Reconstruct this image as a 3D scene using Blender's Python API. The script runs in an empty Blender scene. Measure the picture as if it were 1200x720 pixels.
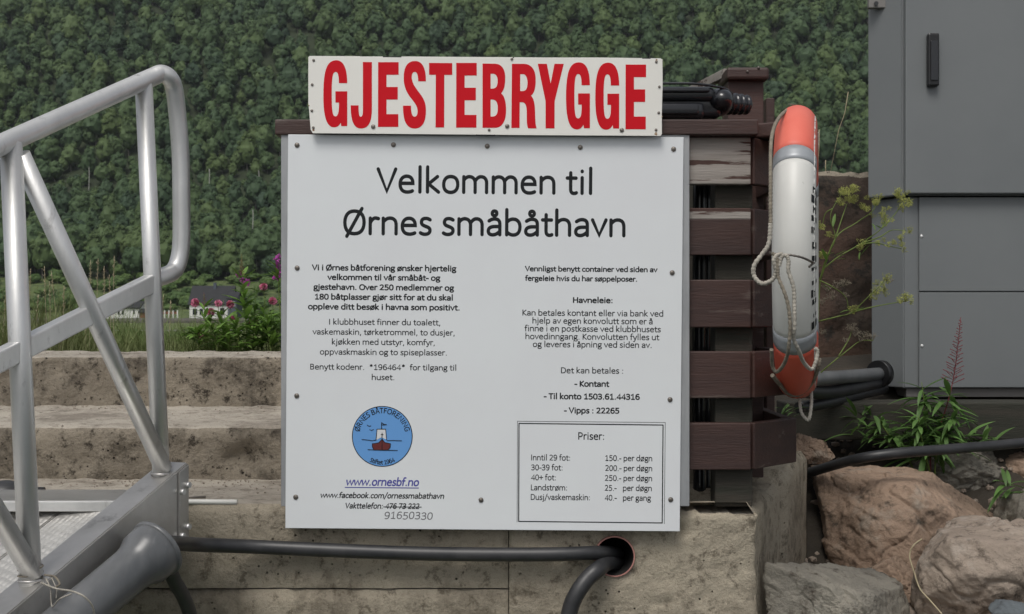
import bpy, bmesh, math, random
from mathutils import Vector, Matrix, noise
random.seed(7)
R = math.radians
SC = bpy.context.scene

# ------------------------------------------------------------------ camera
F = 1350.0          # focal length in photo pixels (photo 1200 wide)
H = 3.0             # eye height above datum
HY = 365.0          # horizon row
D0 = 2.92           # distance of the wall face
cam_d = bpy.data.cameras.new('camera'); cam = bpy.data.objects.new('camera', cam_d)
SC.collection.objects.link(cam); SC.camera = cam
cam.location = (0, 0, H); cam.rotation_euler = (R(90), 0, 0)
cam_d.sensor_width = 36; cam_d.lens = 36 * F / 1200; cam_d.shift_y = (HY - 360) / 1200
cam_d.dof.use_dof = True; cam_d.dof.focus_distance = 2.9; cam_d.dof.aperture_fstop = 14.0
cam_d.clip_start = 0.05; cam_d.clip_end = 5000

# ------------------------------------------------------------------ light (overcast day)
SUN_EL, SUN_AZ = 58, 198      # azimuth: 180 = behind the camera
w = bpy.data.worlds.new('World'); SC.world = w; w.use_nodes = True
nt = w.node_tree; nt.nodes.clear()
sky = nt.nodes.new('ShaderNodeTexSky'); sky.sky_type = 'NISHITA'; sky.sun_disc = False
sky.sun_elevation = R(SUN_EL); sky.sun_rotation = R(SUN_AZ); sky.air_density = 1.0; sky.dust_density = 4.0
hs = nt.nodes.new('ShaderNodeHueSaturation'); hs.inputs['Saturation'].default_value = 0.30
bg = nt.nodes.new('ShaderNodeBackground'); bg.inputs['Strength'].default_value = 0.09
wo = nt.nodes.new('ShaderNodeOutputWorld')
nt.links.new(sky.outputs[0], hs.inputs['Color']); nt.links.new(hs.outputs[0], bg.inputs['Color']); nt.links.new(bg.outputs[0], wo.inputs['Surface'])
sun_d = bpy.data.lights.new('sun', 'SUN'); sun = bpy.data.objects.new('sun', sun_d); SC.collection.objects.link(sun)
sun_d.energy = 1.2; sun_d.angle = R(25); sun_d.color = (1.0, 0.96, 0.90)
az = R(SUN_AZ); sd = Vector((math.sin(az) * math.cos(R(SUN_EL)), math.cos(az) * math.cos(R(SUN_EL)), math.sin(R(SUN_EL))))
sun.rotation_euler = sd.to_track_quat('Z', 'Y').to_euler(); sun.location = (0, 0, 30)
SC.view_settings.view_transform = 'Standard'; SC.view_settings.look = 'None'
SC.view_settings.exposure = 0.34; SC.view_settings.gamma = 1.0

# ------------------------------------------------------------------ helpers
def W(px, py, D):
    return Vector(((px - 600) / F * D, D, H - (py - HY) / F * D))

def mat(name, col, rough=0.7, metal=0.0, col2=None, scale=8.0, bump=0.0, bscale=60.0, detail=5.0, stretch=None,
        spots=None, spot_scale=30.0, spot_lo=0.62, spot_hi=0.7, rand=0.0, trans=0.0, coat=0.0, wear=None, spec=0.5):
    m = bpy.data.materials.new(name); m.use_nodes = True
    n = m.node_tree; L = n.links; b = n.nodes['Principled BSDF']
    b.inputs['Roughness'].default_value = rough; b.inputs['Metallic'].default_value = metal
    b.inputs['Coat Weight'].default_value = coat; b.inputs['Specular IOR Level'].default_value = spec
    tc = n.nodes.new('ShaderNodeTexCoord'); src = tc.outputs['Object']
    if stretch:
        mp = n.nodes.new('ShaderNodeMapping'); mp.inputs['Scale'].default_value = stretch; L.new(src, mp.inputs[0]); src = mp.outputs[0]
    c = n.nodes.new('ShaderNodeRGB'); c.outputs[0].default_value = (*col, 1); out = c.outputs[0]
    def nz(sc, det=5.0, ro=0.6):
        t = n.nodes.new('ShaderNodeTexNoise'); t.inputs['Scale'].default_value = sc; t.inputs['Detail'].default_value = det
        t.inputs['Roughness'].default_value = ro; L.new(src, t.inputs['Vector']); return t.outputs['Fac']
    def ramp(v, lo, hi):
        r = n.nodes.new('ShaderNodeMapRange'); r.inputs[1].default_value = lo; r.inputs[2].default_value = hi; L.new(v, r.inputs[0]); return r.outputs[0]
    def mix(f, a, col_b):
        x = n.nodes.new('ShaderNodeMix'); x.data_type = 'RGBA'; L.new(f, x.inputs[0]); L.new(a, x.inputs[6]); x.inputs[7].default_value = (*col_b, 1); return x.outputs[2]
    if col2: out = mix(ramp(nz(scale, detail), 0.35, 0.65), out, col2)
    if spots: out = mix(ramp(nz(spot_scale, 6.0, 0.7), spot_lo, spot_hi), out, spots)
    if wear: out = mix(ramp(nz(wear[1], 8.0, 0.65), wear[2], wear[3]), out, wear[0])
    if rand:
        oi = n.nodes.new('ShaderNodeObjectInfo'); h = n.nodes.new('ShaderNodeHueSaturation')
        r = n.nodes.new('ShaderNodeMapRange'); r.inputs[3].default_value = 1 - rand; r.inputs[4].default_value = 1 + rand
        L.new(oi.outputs['Random'], r.inputs[0]); L.new(r.outputs[0], h.inputs['Value']); L.new(out, h.inputs['Color']); out = h.outputs[0]
    L.new(out, b.inputs['Base Color'])
    if bump:
        bp = n.nodes.new('ShaderNodeBump'); bp.inputs['Strength'].default_value = 1.0; bp.inputs['Distance'].default_value = bump
        L.new(nz(bscale, 8.0, 0.65), bp.inputs['Height']); L.new(bp.outputs[0], b.inputs['Normal'])
    if trans:
        t = n.nodes.new('ShaderNodeBsdfTranslucent'); L.new(out, t.inputs[0]); ms = n.nodes.new('ShaderNodeMixShader'); ms.inputs[0].default_value = trans
        o = n.nodes['Material Output']; L.new(b.outputs[0], ms.inputs[1]); L.new(t.outputs[0], ms.inputs[2]); L.new(ms.outputs[0], o.inputs[0])
    return m

M = {}
M['board'] = mat('white_board', (0.735, 0.765, 0.78), 0.3, bump=0.0015, bscale=1.2, col2=(0.71, 0.73, 0.75), scale=3, spots=(0.55, 0.56, 0.56), spot_scale=55, spot_lo=0.74, spot_hi=0.8)
M['board2'] = mat('cream_enamel', (0.82, 0.81, 0.76), 0.4, col2=(0.78, 0.77, 0.72), scale=4, spots=(0.5, 0.45, 0.36), spot_scale=28, spot_lo=0.70, spot_hi=0.78)
M['red'] = mat('red_lettering', (0.62, 0.008, 0.018), 0.5, col2=(0.57, 0.006, 0.015), scale=6, spec=0.15)
M['black_ink'] = mat('black_print', (0.014, 0.016, 0.018), 0.6, spec=0.2)
M['grey_ink'] = mat('grey_print', (0.06, 0.065, 0.07), 0.5)
M['pencil'] = mat('pen_writing', (0.13, 0.13, 0.14), 0.6)
M['blue_ink'] = mat('blue_print', (0.07, 0.07, 0.33), 0.5)
M['logo_blue'] = mat('emblem_blue', (0.13, 0.33, 0.68), 0.4)
M['logo_red'] = mat('emblem_maroon', (0.13, 0.022, 0.022), 0.4)
M['logo_white'] = mat('emblem_white', (0.66, 0.68, 0.70), 0.4)
M['alu_sheet'] = mat('weathered_aluminium_sheet', (0.42, 0.43, 0.44), 0.55, 0.4, col2=(0.30, 0.31, 0.32), scale=3, stretch=(6, 1, 1), bump=0.0006)
M['alu'] = mat('brushed_aluminium', (0.80, 0.80, 0.785), 0.42, 0.7, col2=(0.66, 0.66, 0.65), scale=9, stretch=(1, 1, 0.4), bump=0.0004, bscale=90, spots=(0.36, 0.35, 0.34), spot_scale=22, spot_lo=0.6, spot_hi=0.75)
M['alu_beam'] = mat('dull_aluminium', (0.60, 0.585, 0.565), 0.36, 0.8, col2=(0.44, 0.43, 0.41), scale=5, bump=0.0006, bscale=50, spots=(0.25, 0.24, 0.23), spot_scale=12, spot_lo=0.58, spot_hi=0.75)
M['steel'] = mat('screw_steel', (0.20, 0.18, 0.16), 0.45, 0.8)
M['wood'] = mat('brown_stained_wood', (0.060, 0.030, 0.024), 0.55, col2=(0.042, 0.022, 0.019), scale=3, stretch=(1, 6, 9), bump=0.0012, bscale=22, rand=0.22, wear=((0.17, 0.14, 0.12), 2.6, 0.60, 0.72))
M['wood_grey'] = mat('peeled_grey_wood', (0.36, 0.33, 0.30), 0.75, col2=(0.26, 0.235, 0.21), scale=3, stretch=(1, 6, 14), bump=0.0015, bscale=18, wear=((0.065, 0.032, 0.025), 1.6, 0.555, 0.58))
M['wood_dark'] = mat('old_dark_timber', (0.040, 0.034, 0.026), 0.8, col2=(0.022, 0.024, 0.016), scale=3, stretch=(1, 6, 9), bump=0.002, bscale=22)
M['concrete'] = mat('aged_concrete', (0.27, 0.235, 0.185), 0.9, col2=(0.20, 0.175, 0.14), scale=3.2, bump=0.004, bscale=45, spots=(0.075, 0.062, 0.048), spot_scale=26, spot_lo=0.60, spot_hi=0.70, wear=((0.11, 0.095, 0.075), 4.5, 0.60, 0.78))
M['concrete_light'] = mat('lit_top_concrete', (0.36, 0.33, 0.28), 0.9, col2=(0.27, 0.245, 0.205), scale=4, bump=0.003, bscale=60, spots=(0.12, 0.105, 0.085), spot_scale=60, spot_lo=0.60, spot_hi=0.70)
M['concrete_dark'] = mat('dirty_shaded_concrete', (0.17, 0.145, 0.11), 0.95, col2=(0.09, 0.075, 0.058), scale=4.5, bump=0.006, bscale=40, spots=(0.035, 0.028, 0.022), spot_scale=32, spot_lo=0.56, spot_hi=0.68)
M['stone_wall'] = mat('rusty_pebble_concrete', (0.058, 0.052, 0.043), 0.95, col2=(0.085, 0.050, 0.036), scale=2.0, bump=0.01, bscale=30, spots=(0.03, 0.026, 0.022), spot_scale=16, spot_lo=0.5, spot_hi=0.62)
M['hose'] = mat('black_rubber_hose', (0.022, 0.023, 0.025), 0.42, col2=(0.04, 0.04, 0.042), scale=14)
M['grey_pipe'] = mat('grey_plastic_pipe', (0.165, 0.17, 0.175), 0.28, col2=(0.085, 0.09, 0.095), scale=3, stretch=(3, 1, 1), spots=(0.20, 0.205, 0.21), spot_scale=7, spot_lo=0.6, spot_hi=0.8)
M['pink_pipe'] = mat('reddish_sleeve', (0.42, 0.20, 0.17), 0.6)
M['dark_hole'] = mat('dark_pipe_bore', (0.015, 0.014, 0.013), 0.8)
M['rope'] = mat('pale_rope', (0.46, 0.43, 0.37), 0.9, col2=(0.30, 0.28, 0.24), scale=60, bump=0.002, bscale=160)
M['rope_dark'] = mat('weathered_rope', (0.26, 0.23, 0.18), 0.9, col2=(0.16, 0.14, 0.11), scale=60, bump=0.002, bscale=160)
M['orange'] = mat('faded_orange', (0.74, 0.17, 0.12), 0.5, col2=(0.68, 0.13, 0.09), scale=7)
M['orange_deep'] = mat('deep_orange', (0.62, 0.10, 0.055), 0.5, col2=(0.48, 0.075, 0.045), scale=6, spots=(0.12, 0.05, 0.035), spot_scale=12, spot_lo=0.62, spot_hi=0.75)  # deeper red-orange with dark brown spots, for the bottom section
M['buoy_white'] = mat('off_white_shell', (0.62, 0.62, 0.59), 0.42, col2=(0.56, 0.56, 0.53), scale=5, spots=(0.35, 0.35, 0.32), spot_scale=24, spot_lo=0.66, spot_hi=0.8)
M['reflect'] = mat('grey_reflective_tape', (0.34, 0.36, 0.38), 0.4, 0.2)
M['black_plastic'] = mat('glossy_black_plastic', (0.012, 0.013, 0.016), 0.22, coat=0.3)
M['cab'] = mat('grey_powder_coat', (0.172, 0.184, 0.188), 0.42, col2=(0.155, 0.167, 0.172), scale=2.0, bump=0.002, bscale=1.5, spots=(0.12, 0.128, 0.13), spot_scale=40, spot_lo=0.70, spot_hi=0.8)
M['cab2'] = mat('grey_side_sheet', (0.172, 0.184, 0.188), 0.42, col2=(0.158, 0.170, 0.175), scale=3)
M['cab_dark'] = mat('dark_seam', (0.03, 0.033, 0.035), 0.6)
M['cab_base'] = mat('galvanised_base', (0.22, 0.21, 0.20), 0.6, 0.3)
M['handle'] = mat('black_handle', (0.012, 0.012, 0.013), 0.35)
M['rock1'] = mat('brown_granite', (0.34, 0.245, 0.18), 0.92, col2=(0.21, 0.155, 0.115), scale=2.6, bump=0.012, bscale=40, detail=12, spots=(0.06, 0.048, 0.038), spot_scale=16, spot_lo=0.54, spot_hi=0.68, wear=((0.33, 0.29, 0.24), 9, 0.55, 0.72), spec=0.25)
M['rock2'] = mat('buff_granite', (0.36, 0.3, 0.245), 0.92, col2=(0.23, 0.185, 0.15), scale=2.6, bump=0.012, bscale=40, detail=12, spots=(0.06, 0.048, 0.038), spot_scale=16, spot_lo=0.54, spot_hi=0.68, wear=((0.42, 0.37, 0.32), 9, 0.55, 0.72), spec=0.25)
M['rock3'] = mat('grey_rock', (0.29, 0.27, 0.225), 0.92, col2=(0.15, 0.14, 0.12), scale=2.6, bump=0.012, bscale=40, detail=12, spots=(0.06, 0.048, 0.038), spot_scale=16, spot_lo=0.54, spot_hi=0.68, wear=((0.36, 0.34, 0.29), 9, 0.55, 0.72), spec=0.25)
M['rock4'] = mat('blue_grey_rock', (0.12, 0.14, 0.15), 0.9, col2=(0.08, 0.09, 0.10), scale=5, bump=0.006, bscale=24)
M['gravel'] = mat('pebble', (0.20, 0.17, 0.14), 0.9, rand=0.5)
M['leaf'] = mat('fresh_leaf', (0.15, 0.27, 0.05), 0.6, col2=(0.11, 0.20, 0.045), scale=9, rand=0.3, trans=0.3)
M['leaf_dark'] = mat('willowherb_leaf', (0.085, 0.175, 0.04), 0.55, col2=(0.12, 0.21, 0.06), scale=9, rand=0.35, trans=0.25)
M['stem_red'] = mat('reddish_stem', (0.16, 0.03, 0.035), 0.7)
M['stem_green'] = mat('green_stem', (0.12, 0.17, 0.035), 0.7)
M['umbel'] = mat('yellow_green_umbel', (0.34, 0.36, 0.10), 0.8, rand=0.3)
M['umbel_dry'] = mat('faded_umbel', (0.22, 0.19, 0.14), 0.8)
M['pink'] = mat('pink_clover', (0.55, 0.13, 0.25), 0.8, col2=(0.68, 0.28, 0.38), scale=120, bump=0.003, bscale=200)
M['magenta'] = mat('magenta_petal', (0.42, 0.06, 0.36), 0.6, trans=0.2)
M['straw'] = mat('dry_straw', (0.36, 0.31, 0.20), 0.8)
M['grass'] = mat('grass_blade', (0.11, 0.17, 0.04), 0.7, col2=(0.17, 0.19, 0.075), scale=1.5, trans=0.25)
M['water'] = mat('harbour_water', (0.02, 0.035, 0.035), 0.08, bump=0.02, bscale=3)
M['road'] = mat('pale_gravel_road', (0.23, 0.225, 0.21), 0.9, col2=(0.19, 0.185, 0.17), scale=0.2)
M['house_white'] = mat('white_house_paint', (0.72, 0.72, 0.70), 0.7, col2=(0.66, 0.66, 0.64), scale=0.5)
M['house_roof'] = mat('dark_slate_roof', (0.018, 0.019, 0.022), 0.8, col2=(0.024, 0.025, 0.028), scale=0.8)
M['house_grey'] = mat('blue_grey_cladding', (0.07, 0.085, 0.11), 0.7)
M['house_red'] = mat('red_brown_paint', (0.20, 0.08, 0.05), 0.8)
M['glass'] = mat('dark_window', (0.02, 0.025, 0.03), 0.1)
M['soil'] = mat('damp_soil', (0.045, 0.036, 0.026), 0.95, col2=(0.03, 0.026, 0.02), scale=6, bump=0.01, bscale=20)

def concrete(name, a, b, dark, dirt=0.5, pit=1.0, bump=0.004):
    """cast concrete: cloudy tone, sand grain, dark damp blotches, air pits, fine board grain"""
    m = bpy.data.materials.new(name); m.use_nodes = True; n = m.node_tree; L = n.links; bs = n.nodes['Principled BSDF']; bs.inputs['Roughness'].default_value = 0.92; bs.inputs['Specular IOR Level'].default_value = 0.25
    tc = n.nodes.new('ShaderNodeTexCoord'); P = tc.outputs['Object']
    def nz(sc, det=6, ro=0.6, vec=None):
        t = n.nodes.new('ShaderNodeTexNoise'); t.inputs['Scale'].default_value = sc; t.inputs['Detail'].default_value = det; t.inputs['Roughness'].default_value = ro; L.new(vec or P, t.inputs['Vector']); return t.outputs['Fac']
    def rmp(v, lo, hi, o0=0.0, o1=1.0):
        r = n.nodes.new('ShaderNodeMapRange'); r.inputs[1].default_value = lo; r.inputs[2].default_value = hi; r.inputs[3].default_value = o0; r.inputs[4].default_value = o1; L.new(v, r.inputs[0]); return r.outputs[0]
    def mx(f, x, y, mode='MIX'):
        q = n.nodes.new('ShaderNodeMix'); q.data_type = 'RGBA'; q.blend_type = mode
        if isinstance(f, float): q.inputs[0].default_value = f
        else: L.new(f, q.inputs[0])
        for k, v in ((6, x), (7, y)):
            if isinstance(v, tuple): q.inputs[k].default_value = (*v, 1)
            else: L.new(v, q.inputs[k])
        return q.outputs[2]
    def mul(x, y):
        q = n.nodes.new('ShaderNodeMath'); q.operation = 'MULTIPLY'; L.new(x, q.inputs[0])
        if isinstance(y, float): q.inputs[1].default_value = y
        else: L.new(y, q.inputs[1])
        return q.outputs[0]
    c = mx(rmp(nz(2.2), 0.32, 0.68), a, b)
    mp = n.nodes.new('ShaderNodeMapping'); mp.inputs['Scale'].default_value = (0.6, 1, 7); L.new(P, mp.inputs[0])
    c = mx(mul(rmp(nz(2.5, 6, 0.6, mp.outputs[0]), 0.5, 0.75), 0.45), c, tuple(x * 0.62 for x in a))
    c = mx(mul(rmp(nz(4.2, 12, 0.74), 0.50, 0.62), dirt), c, dark)                       # damp, lichen blotches
    c = mx(mul(rmp(nz(24, 9, 0.78), 0.53, 0.62), min(1.0, dirt * 1.2)), c, dark)         # small stains
    g = nz(260, 3, 0.7); c = mx(rmp(g, 0.35, 0.7), c, mx(0.35, c, (0.9, 0.85, 0.78), 'MULTIPLY'), 'MIX')
    c = mx(rmp(nz(420, 2), 0.58, 0.72), c, tuple(x * 0.45 for x in a))
    v = n.nodes.new('ShaderNodeTexVoronoi'); v.inputs['Scale'].default_value = 48; L.new(P, v.inputs['Vector'])
    pits = mul(rmp(v.outputs['Distance'], 0.16, 0.10), rmp(nz(9), 0.50, 0.58)); c = mx(mul(pits, pit), c, tuple(x * 0.6 for x in dark))
    L.new(c, bs.inputs['Base Color'])
    h1 = nz(38, 9, 0.7); h2 = mul(pits, -1.6); ad = n.nodes.new('ShaderNodeMath'); ad.operation = 'ADD'; L.new(h1, ad.inputs[0]); L.new(h2, ad.inputs[1])
    bp = n.nodes.new('ShaderNodeBump'); bp.inputs['Distance'].default_value = bump; bp.inputs['Strength'].default_value = 1; L.new(ad.outputs[0], bp.inputs['Height']); L.new(bp.outputs[0], bs.inputs['Normal'])
    return m
M['concrete'] = concrete('aged_concrete', (0.461, 0.41, 0.32), (0.32, 0.284, 0.224), (0.094, 0.077, 0.055), 0.62, 1.0, 0.010)
M['concrete_light'] = concrete('lit_top_concrete', (0.474, 0.435, 0.371), (0.346, 0.314, 0.269), (0.132, 0.11, 0.088), 0.60, 0.6, 0.008)  # top faces: light from above is put into this paler tone
M['concrete_dark'] = concrete('dirty_shaded_concrete', (0.346, 0.305, 0.243), (0.205, 0.179, 0.143), (0.031, 0.025, 0.02), 0.78, 1.0, 0.014)  # risers: shade is put into the base tone, with real dirt blotches

def tag(o, label=None, cat=None, group=None, kind=None):
    if label: o['label'] = label
    if cat: o['category'] = cat
    if group: o['group'] = group
    if kind: o['kind'] = kind
    return o
def empty(name, loc, label=None, cat=None, group=None):
    o = bpy.data.objects.new(name, None); SC.collection.objects.link(o); o.location = loc; o.empty_display_size = 0.05
    o['origin'] = tuple(loc); return tag(o, label, cat, group)
def origin(p):
    v = Vector((0, 0, 0))
    while p is not None:
        v += p.location; p = p.parent
    return v
def link(name, me, m, parent=None, smooth=False, world=True):
    """link mesh; verts are given in world space, moved into the parent's space when world=True"""
    if parent is not None and world: me.transform(Matrix.Translation(-origin(parent)))
    o = bpy.data.objects.new(name, me); SC.collection.objects.link(o)
    if m is not None and not me.materials:
        for x in (m if isinstance(m, (list, tuple)) else [m]): me.materials.append(x)
    if smooth:
        me.polygons.foreach_set('use_smooth', [True] * len(me.polygons)); me.update()
    o.parent = parent
    return o
def bm_obj(name, bm, m, parent=None, smooth=False, world=True):
    me = bpy.data.meshes.new(name); bm.normal_update(); bm.to_mesh(me); bm.free()
    return link(name, me, m, parent, smooth, world)
def top(o):   # make a top-level mesh's origin sit in the mesh
    me = o.data; c = Vector((0, 0, 0)); zmin = 1e9
    xs = [v.co for v in me.vertices]
    c = sum(xs, Vector()) / len(xs); c.z = min(v.z for v in xs)
    me.transform(Matrix.Translation(-c)); o.location = c; return o
def box_bm(bm, lo, hi, bev=0.0, rot=None, mat_i=0):
    lo = Vector(lo); hi = Vector(hi); c = (lo + hi) / 2; s = hi - lo
    r = bmesh.ops.create_cube(bm, size=1.0); vs = r['verts']
    for v in vs: v.co = Vector((v.co.x * s.x, v.co.y * s.y, v.co.z * s.z))
    if bev:
        es = list({e for v in vs for e in v.link_edges})
        rr = bmesh.ops.bevel(bm, geom=es, offset=bev, segments=2, affect='EDGES', profile=0.5)
        vs = list({v for f in rr['faces'] for v in f.verts} | {v for v in vs if v.is_valid})
    if rot is not None:
        for v in vs: v.co = rot @ v.co
    for v in vs: v.co += c
    return vs
def box(name, lo, hi, m, parent=None, bev=0.0, rot=None):
    bm = bmesh.new(); box_bm(bm, lo, hi, bev, rot); return bm_obj(name, bm, m, parent)
def smooth_path(pts, n=8):
    pts = [Vector(p) for p in pts]
    if len(pts) < 3: return pts
    out = []
    P = [pts[0] * 2 - pts[1]] + pts + [pts[-1] * 2 - pts[-2]]
    for i in range(1, len(P) - 2):
        a, b, c, d = P[i - 1:i + 3]
        for k in range(n):
            t = k / n
            out.append(0.5 * ((2 * b) + (c - a) * t + (2 * a - 5 * b + 4 * c - d) * t * t + (3 * b - a - 3 * c + d) * t ** 3))
    out.append(pts[-1]); return out
def tube_bm(bm, pts, r, seg=12, cap=True, sx=1.0):
    pts = [Vector(p) for p in pts]; n = len(pts); rings = []
    t0 = (pts[1] - pts[0]).normalized(); up = Vector((0, 0, 1)) if abs(t0.z) < 0.9 else Vector((0, 1, 0))
    u = t0.cross(up).normalized()
    for i, p in enumerate(pts):
        t = (pts[min(i + 1, n - 1)] - pts[max(i - 1, 0)]).normalized()
        u = (u - t * u.dot(t)).normalized(); v = t.cross(u)
        rr = r[i] if isinstance(r, (list, tuple)) else r
        rings.append([bm.verts.new(p + u * (math.cos(a) * rr * sx) + v * (math.sin(a) * rr)) for a in [2 * math.pi * k / seg for k in range(seg)]])
    for i in range(n - 1):
        for k in range(seg):
            f = bm.faces.new((rings[i][k], rings[i][(k + 1) % seg], rings[i + 1][(k + 1) % seg], rings[i + 1][k])); f.smooth = True
    if cap:
        bm.faces.new(list(reversed(rings[0]))); bm.faces.new(rings[-1])
def tube(name, pts, r, m, parent=None, seg=12, smooth=8, cap=True):
    bm = bmesh.new(); tube_bm(bm, smooth_path(pts, smooth) if smooth else pts, r, seg, cap)
    return bm_obj(name, bm, m, parent)
def beam(name, a, b, wdt, hgt, m, parent=None, bev=0.002):
    """box section from a to b, wdt horizontal, hgt vertical-ish"""
    a = Vector(a); b = Vector(b); d = b - a; L = d.length; t = d.normalized(); s = t.cross(Vector((0, 0, 1))).normalized(); u = s.cross(t)
    bm = bmesh.new(); box_bm(bm, (-wdt / 2, -L / 2, -hgt / 2), (wdt / 2, L / 2, hgt / 2), bev)
    mt = Matrix((s, t, u)).transposed().to_4x4(); mt.translation = (a + b) / 2
    bmesh.ops.transform(bm, matrix=mt, verts=bm.verts); return bm_obj(name, bm, m, parent)
def rough(co, amp, sc, seed=0.0):
    return noise.fractal(co * sc + Vector((seed, seed * 1.7, 0)), 1.0, 2.0, 5) * amp
def grid_block(name, x0, x1, y0, y1, z0, z1, m, parent=None, step=0.03, amp=0.004, nose=0.012, seed=0.0, mats=None, shear=0.0):
    """a cast block: front, top and ends as fine sheets, worn edges"""
    bm = bmesh.new()
    nx = max(2, int((x1 - x0) / step)); ny = max(2, int((y1 - y0) / step)); nz = max(2, int((z1 - z0) / step))
    prof = [(y0, z0 + (z1 - z0) * i / nz, 0) for i in range(nz)] + [(y0, z1, 1)] + [(y0 + (y1 - y0) * i / ny, z1, 2) for i in range(1, ny + 1)] + [(y1, z0, 3)]
    rows = []
    for i in range(nx + 1):
        x = x0 + (x1 - x0) * i / nx; row = []
        for (y, z, k) in prof:
            p = Vector((x, y, z)); d = rough(p, amp, 9, seed) + rough(p, amp * 0.6, 31, seed + 5)
            ex = max(0.0, rough(p, 1.0, 6, seed + 9)) 
            if k == 0: p.y += 0.05 * max(0.0, noise.fractal(p * 8 + Vector((seed, 0, 0)), 0.9, 2.0, 5) - 0.40)
            if k == 1: p += Vector((0, nose * (0.6 + 1.6 * ex), -nose * (0.5 + 1.3 * ex)))
            elif k == 0: p.y += d
            elif k == 2: p.z += d * 0.7
            p.y += shear * (x - x0)
            row.append(bm.verts.new(p))
        rows.append(row)
    for i in range(nx):
        for j in range(len(prof) - 1):
            f = bm.faces.new((rows[i][j], rows[i + 1][j], rows[i + 1][j + 1], rows[i][j + 1])); f.smooth = True
            if mats and prof[j][2] in (1, 2): f.material_index = 1
    for r in (rows[0], rows[-1]): bm.faces.new(r if r is rows[-1] else list(reversed(r)))
    return bm_obj(name, bm, mats or m, parent)

# ------------------------------------------------------------------ stroke lettering (humanist, round ended)
ARCH = "M9 33C14 40 20 43.5 27 43.5C38 43.5 43.5 37 43.5 26L43.5 4"
BOWL = "M9 35C14 41 20 43.5 26 43.5C39 43.5 44.5 34 44.5 24C44.5 11 38 3.5 27 3.5C20 3.5 14 6 9 12"
OO = "M26.3 3.5C39 3.5 45.5 12 45.5 23.7C45.5 36 39 43.5 26.3 43.5C13.7 43.5 7.3 35 7.3 23.3C7.3 11 13.7 3.5 26.3 3.5"
AA = "M9.5 38.5C15 42 19 43.5 24.5 43.5C34 43.5 38.5 39 38.5 30L38.5 4|M38.5 24.5L26 24.5C14 24.5 7.5 20.5 7.5 13C7.5 7 12 3.5 19 3.5C27 3.5 33 7 38.5 13"
CO = "M33 3.5C51 3.5 59 15 59 32.5C59 50 50 60.5 33 60.5C16 60.5 7.5 49 7.5 32C7.5 14 16 3.5 33 3.5"
G6 = "M39 58.5C36 60 33 60.5 29 60.5C14 60.5 8 45 8 27C8 12 14 3.5 26 3.5C37 3.5 43.5 11 43.5 20.5C43.5 31 37 37 27 37C19 37 13 34 8.5 29"
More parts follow.
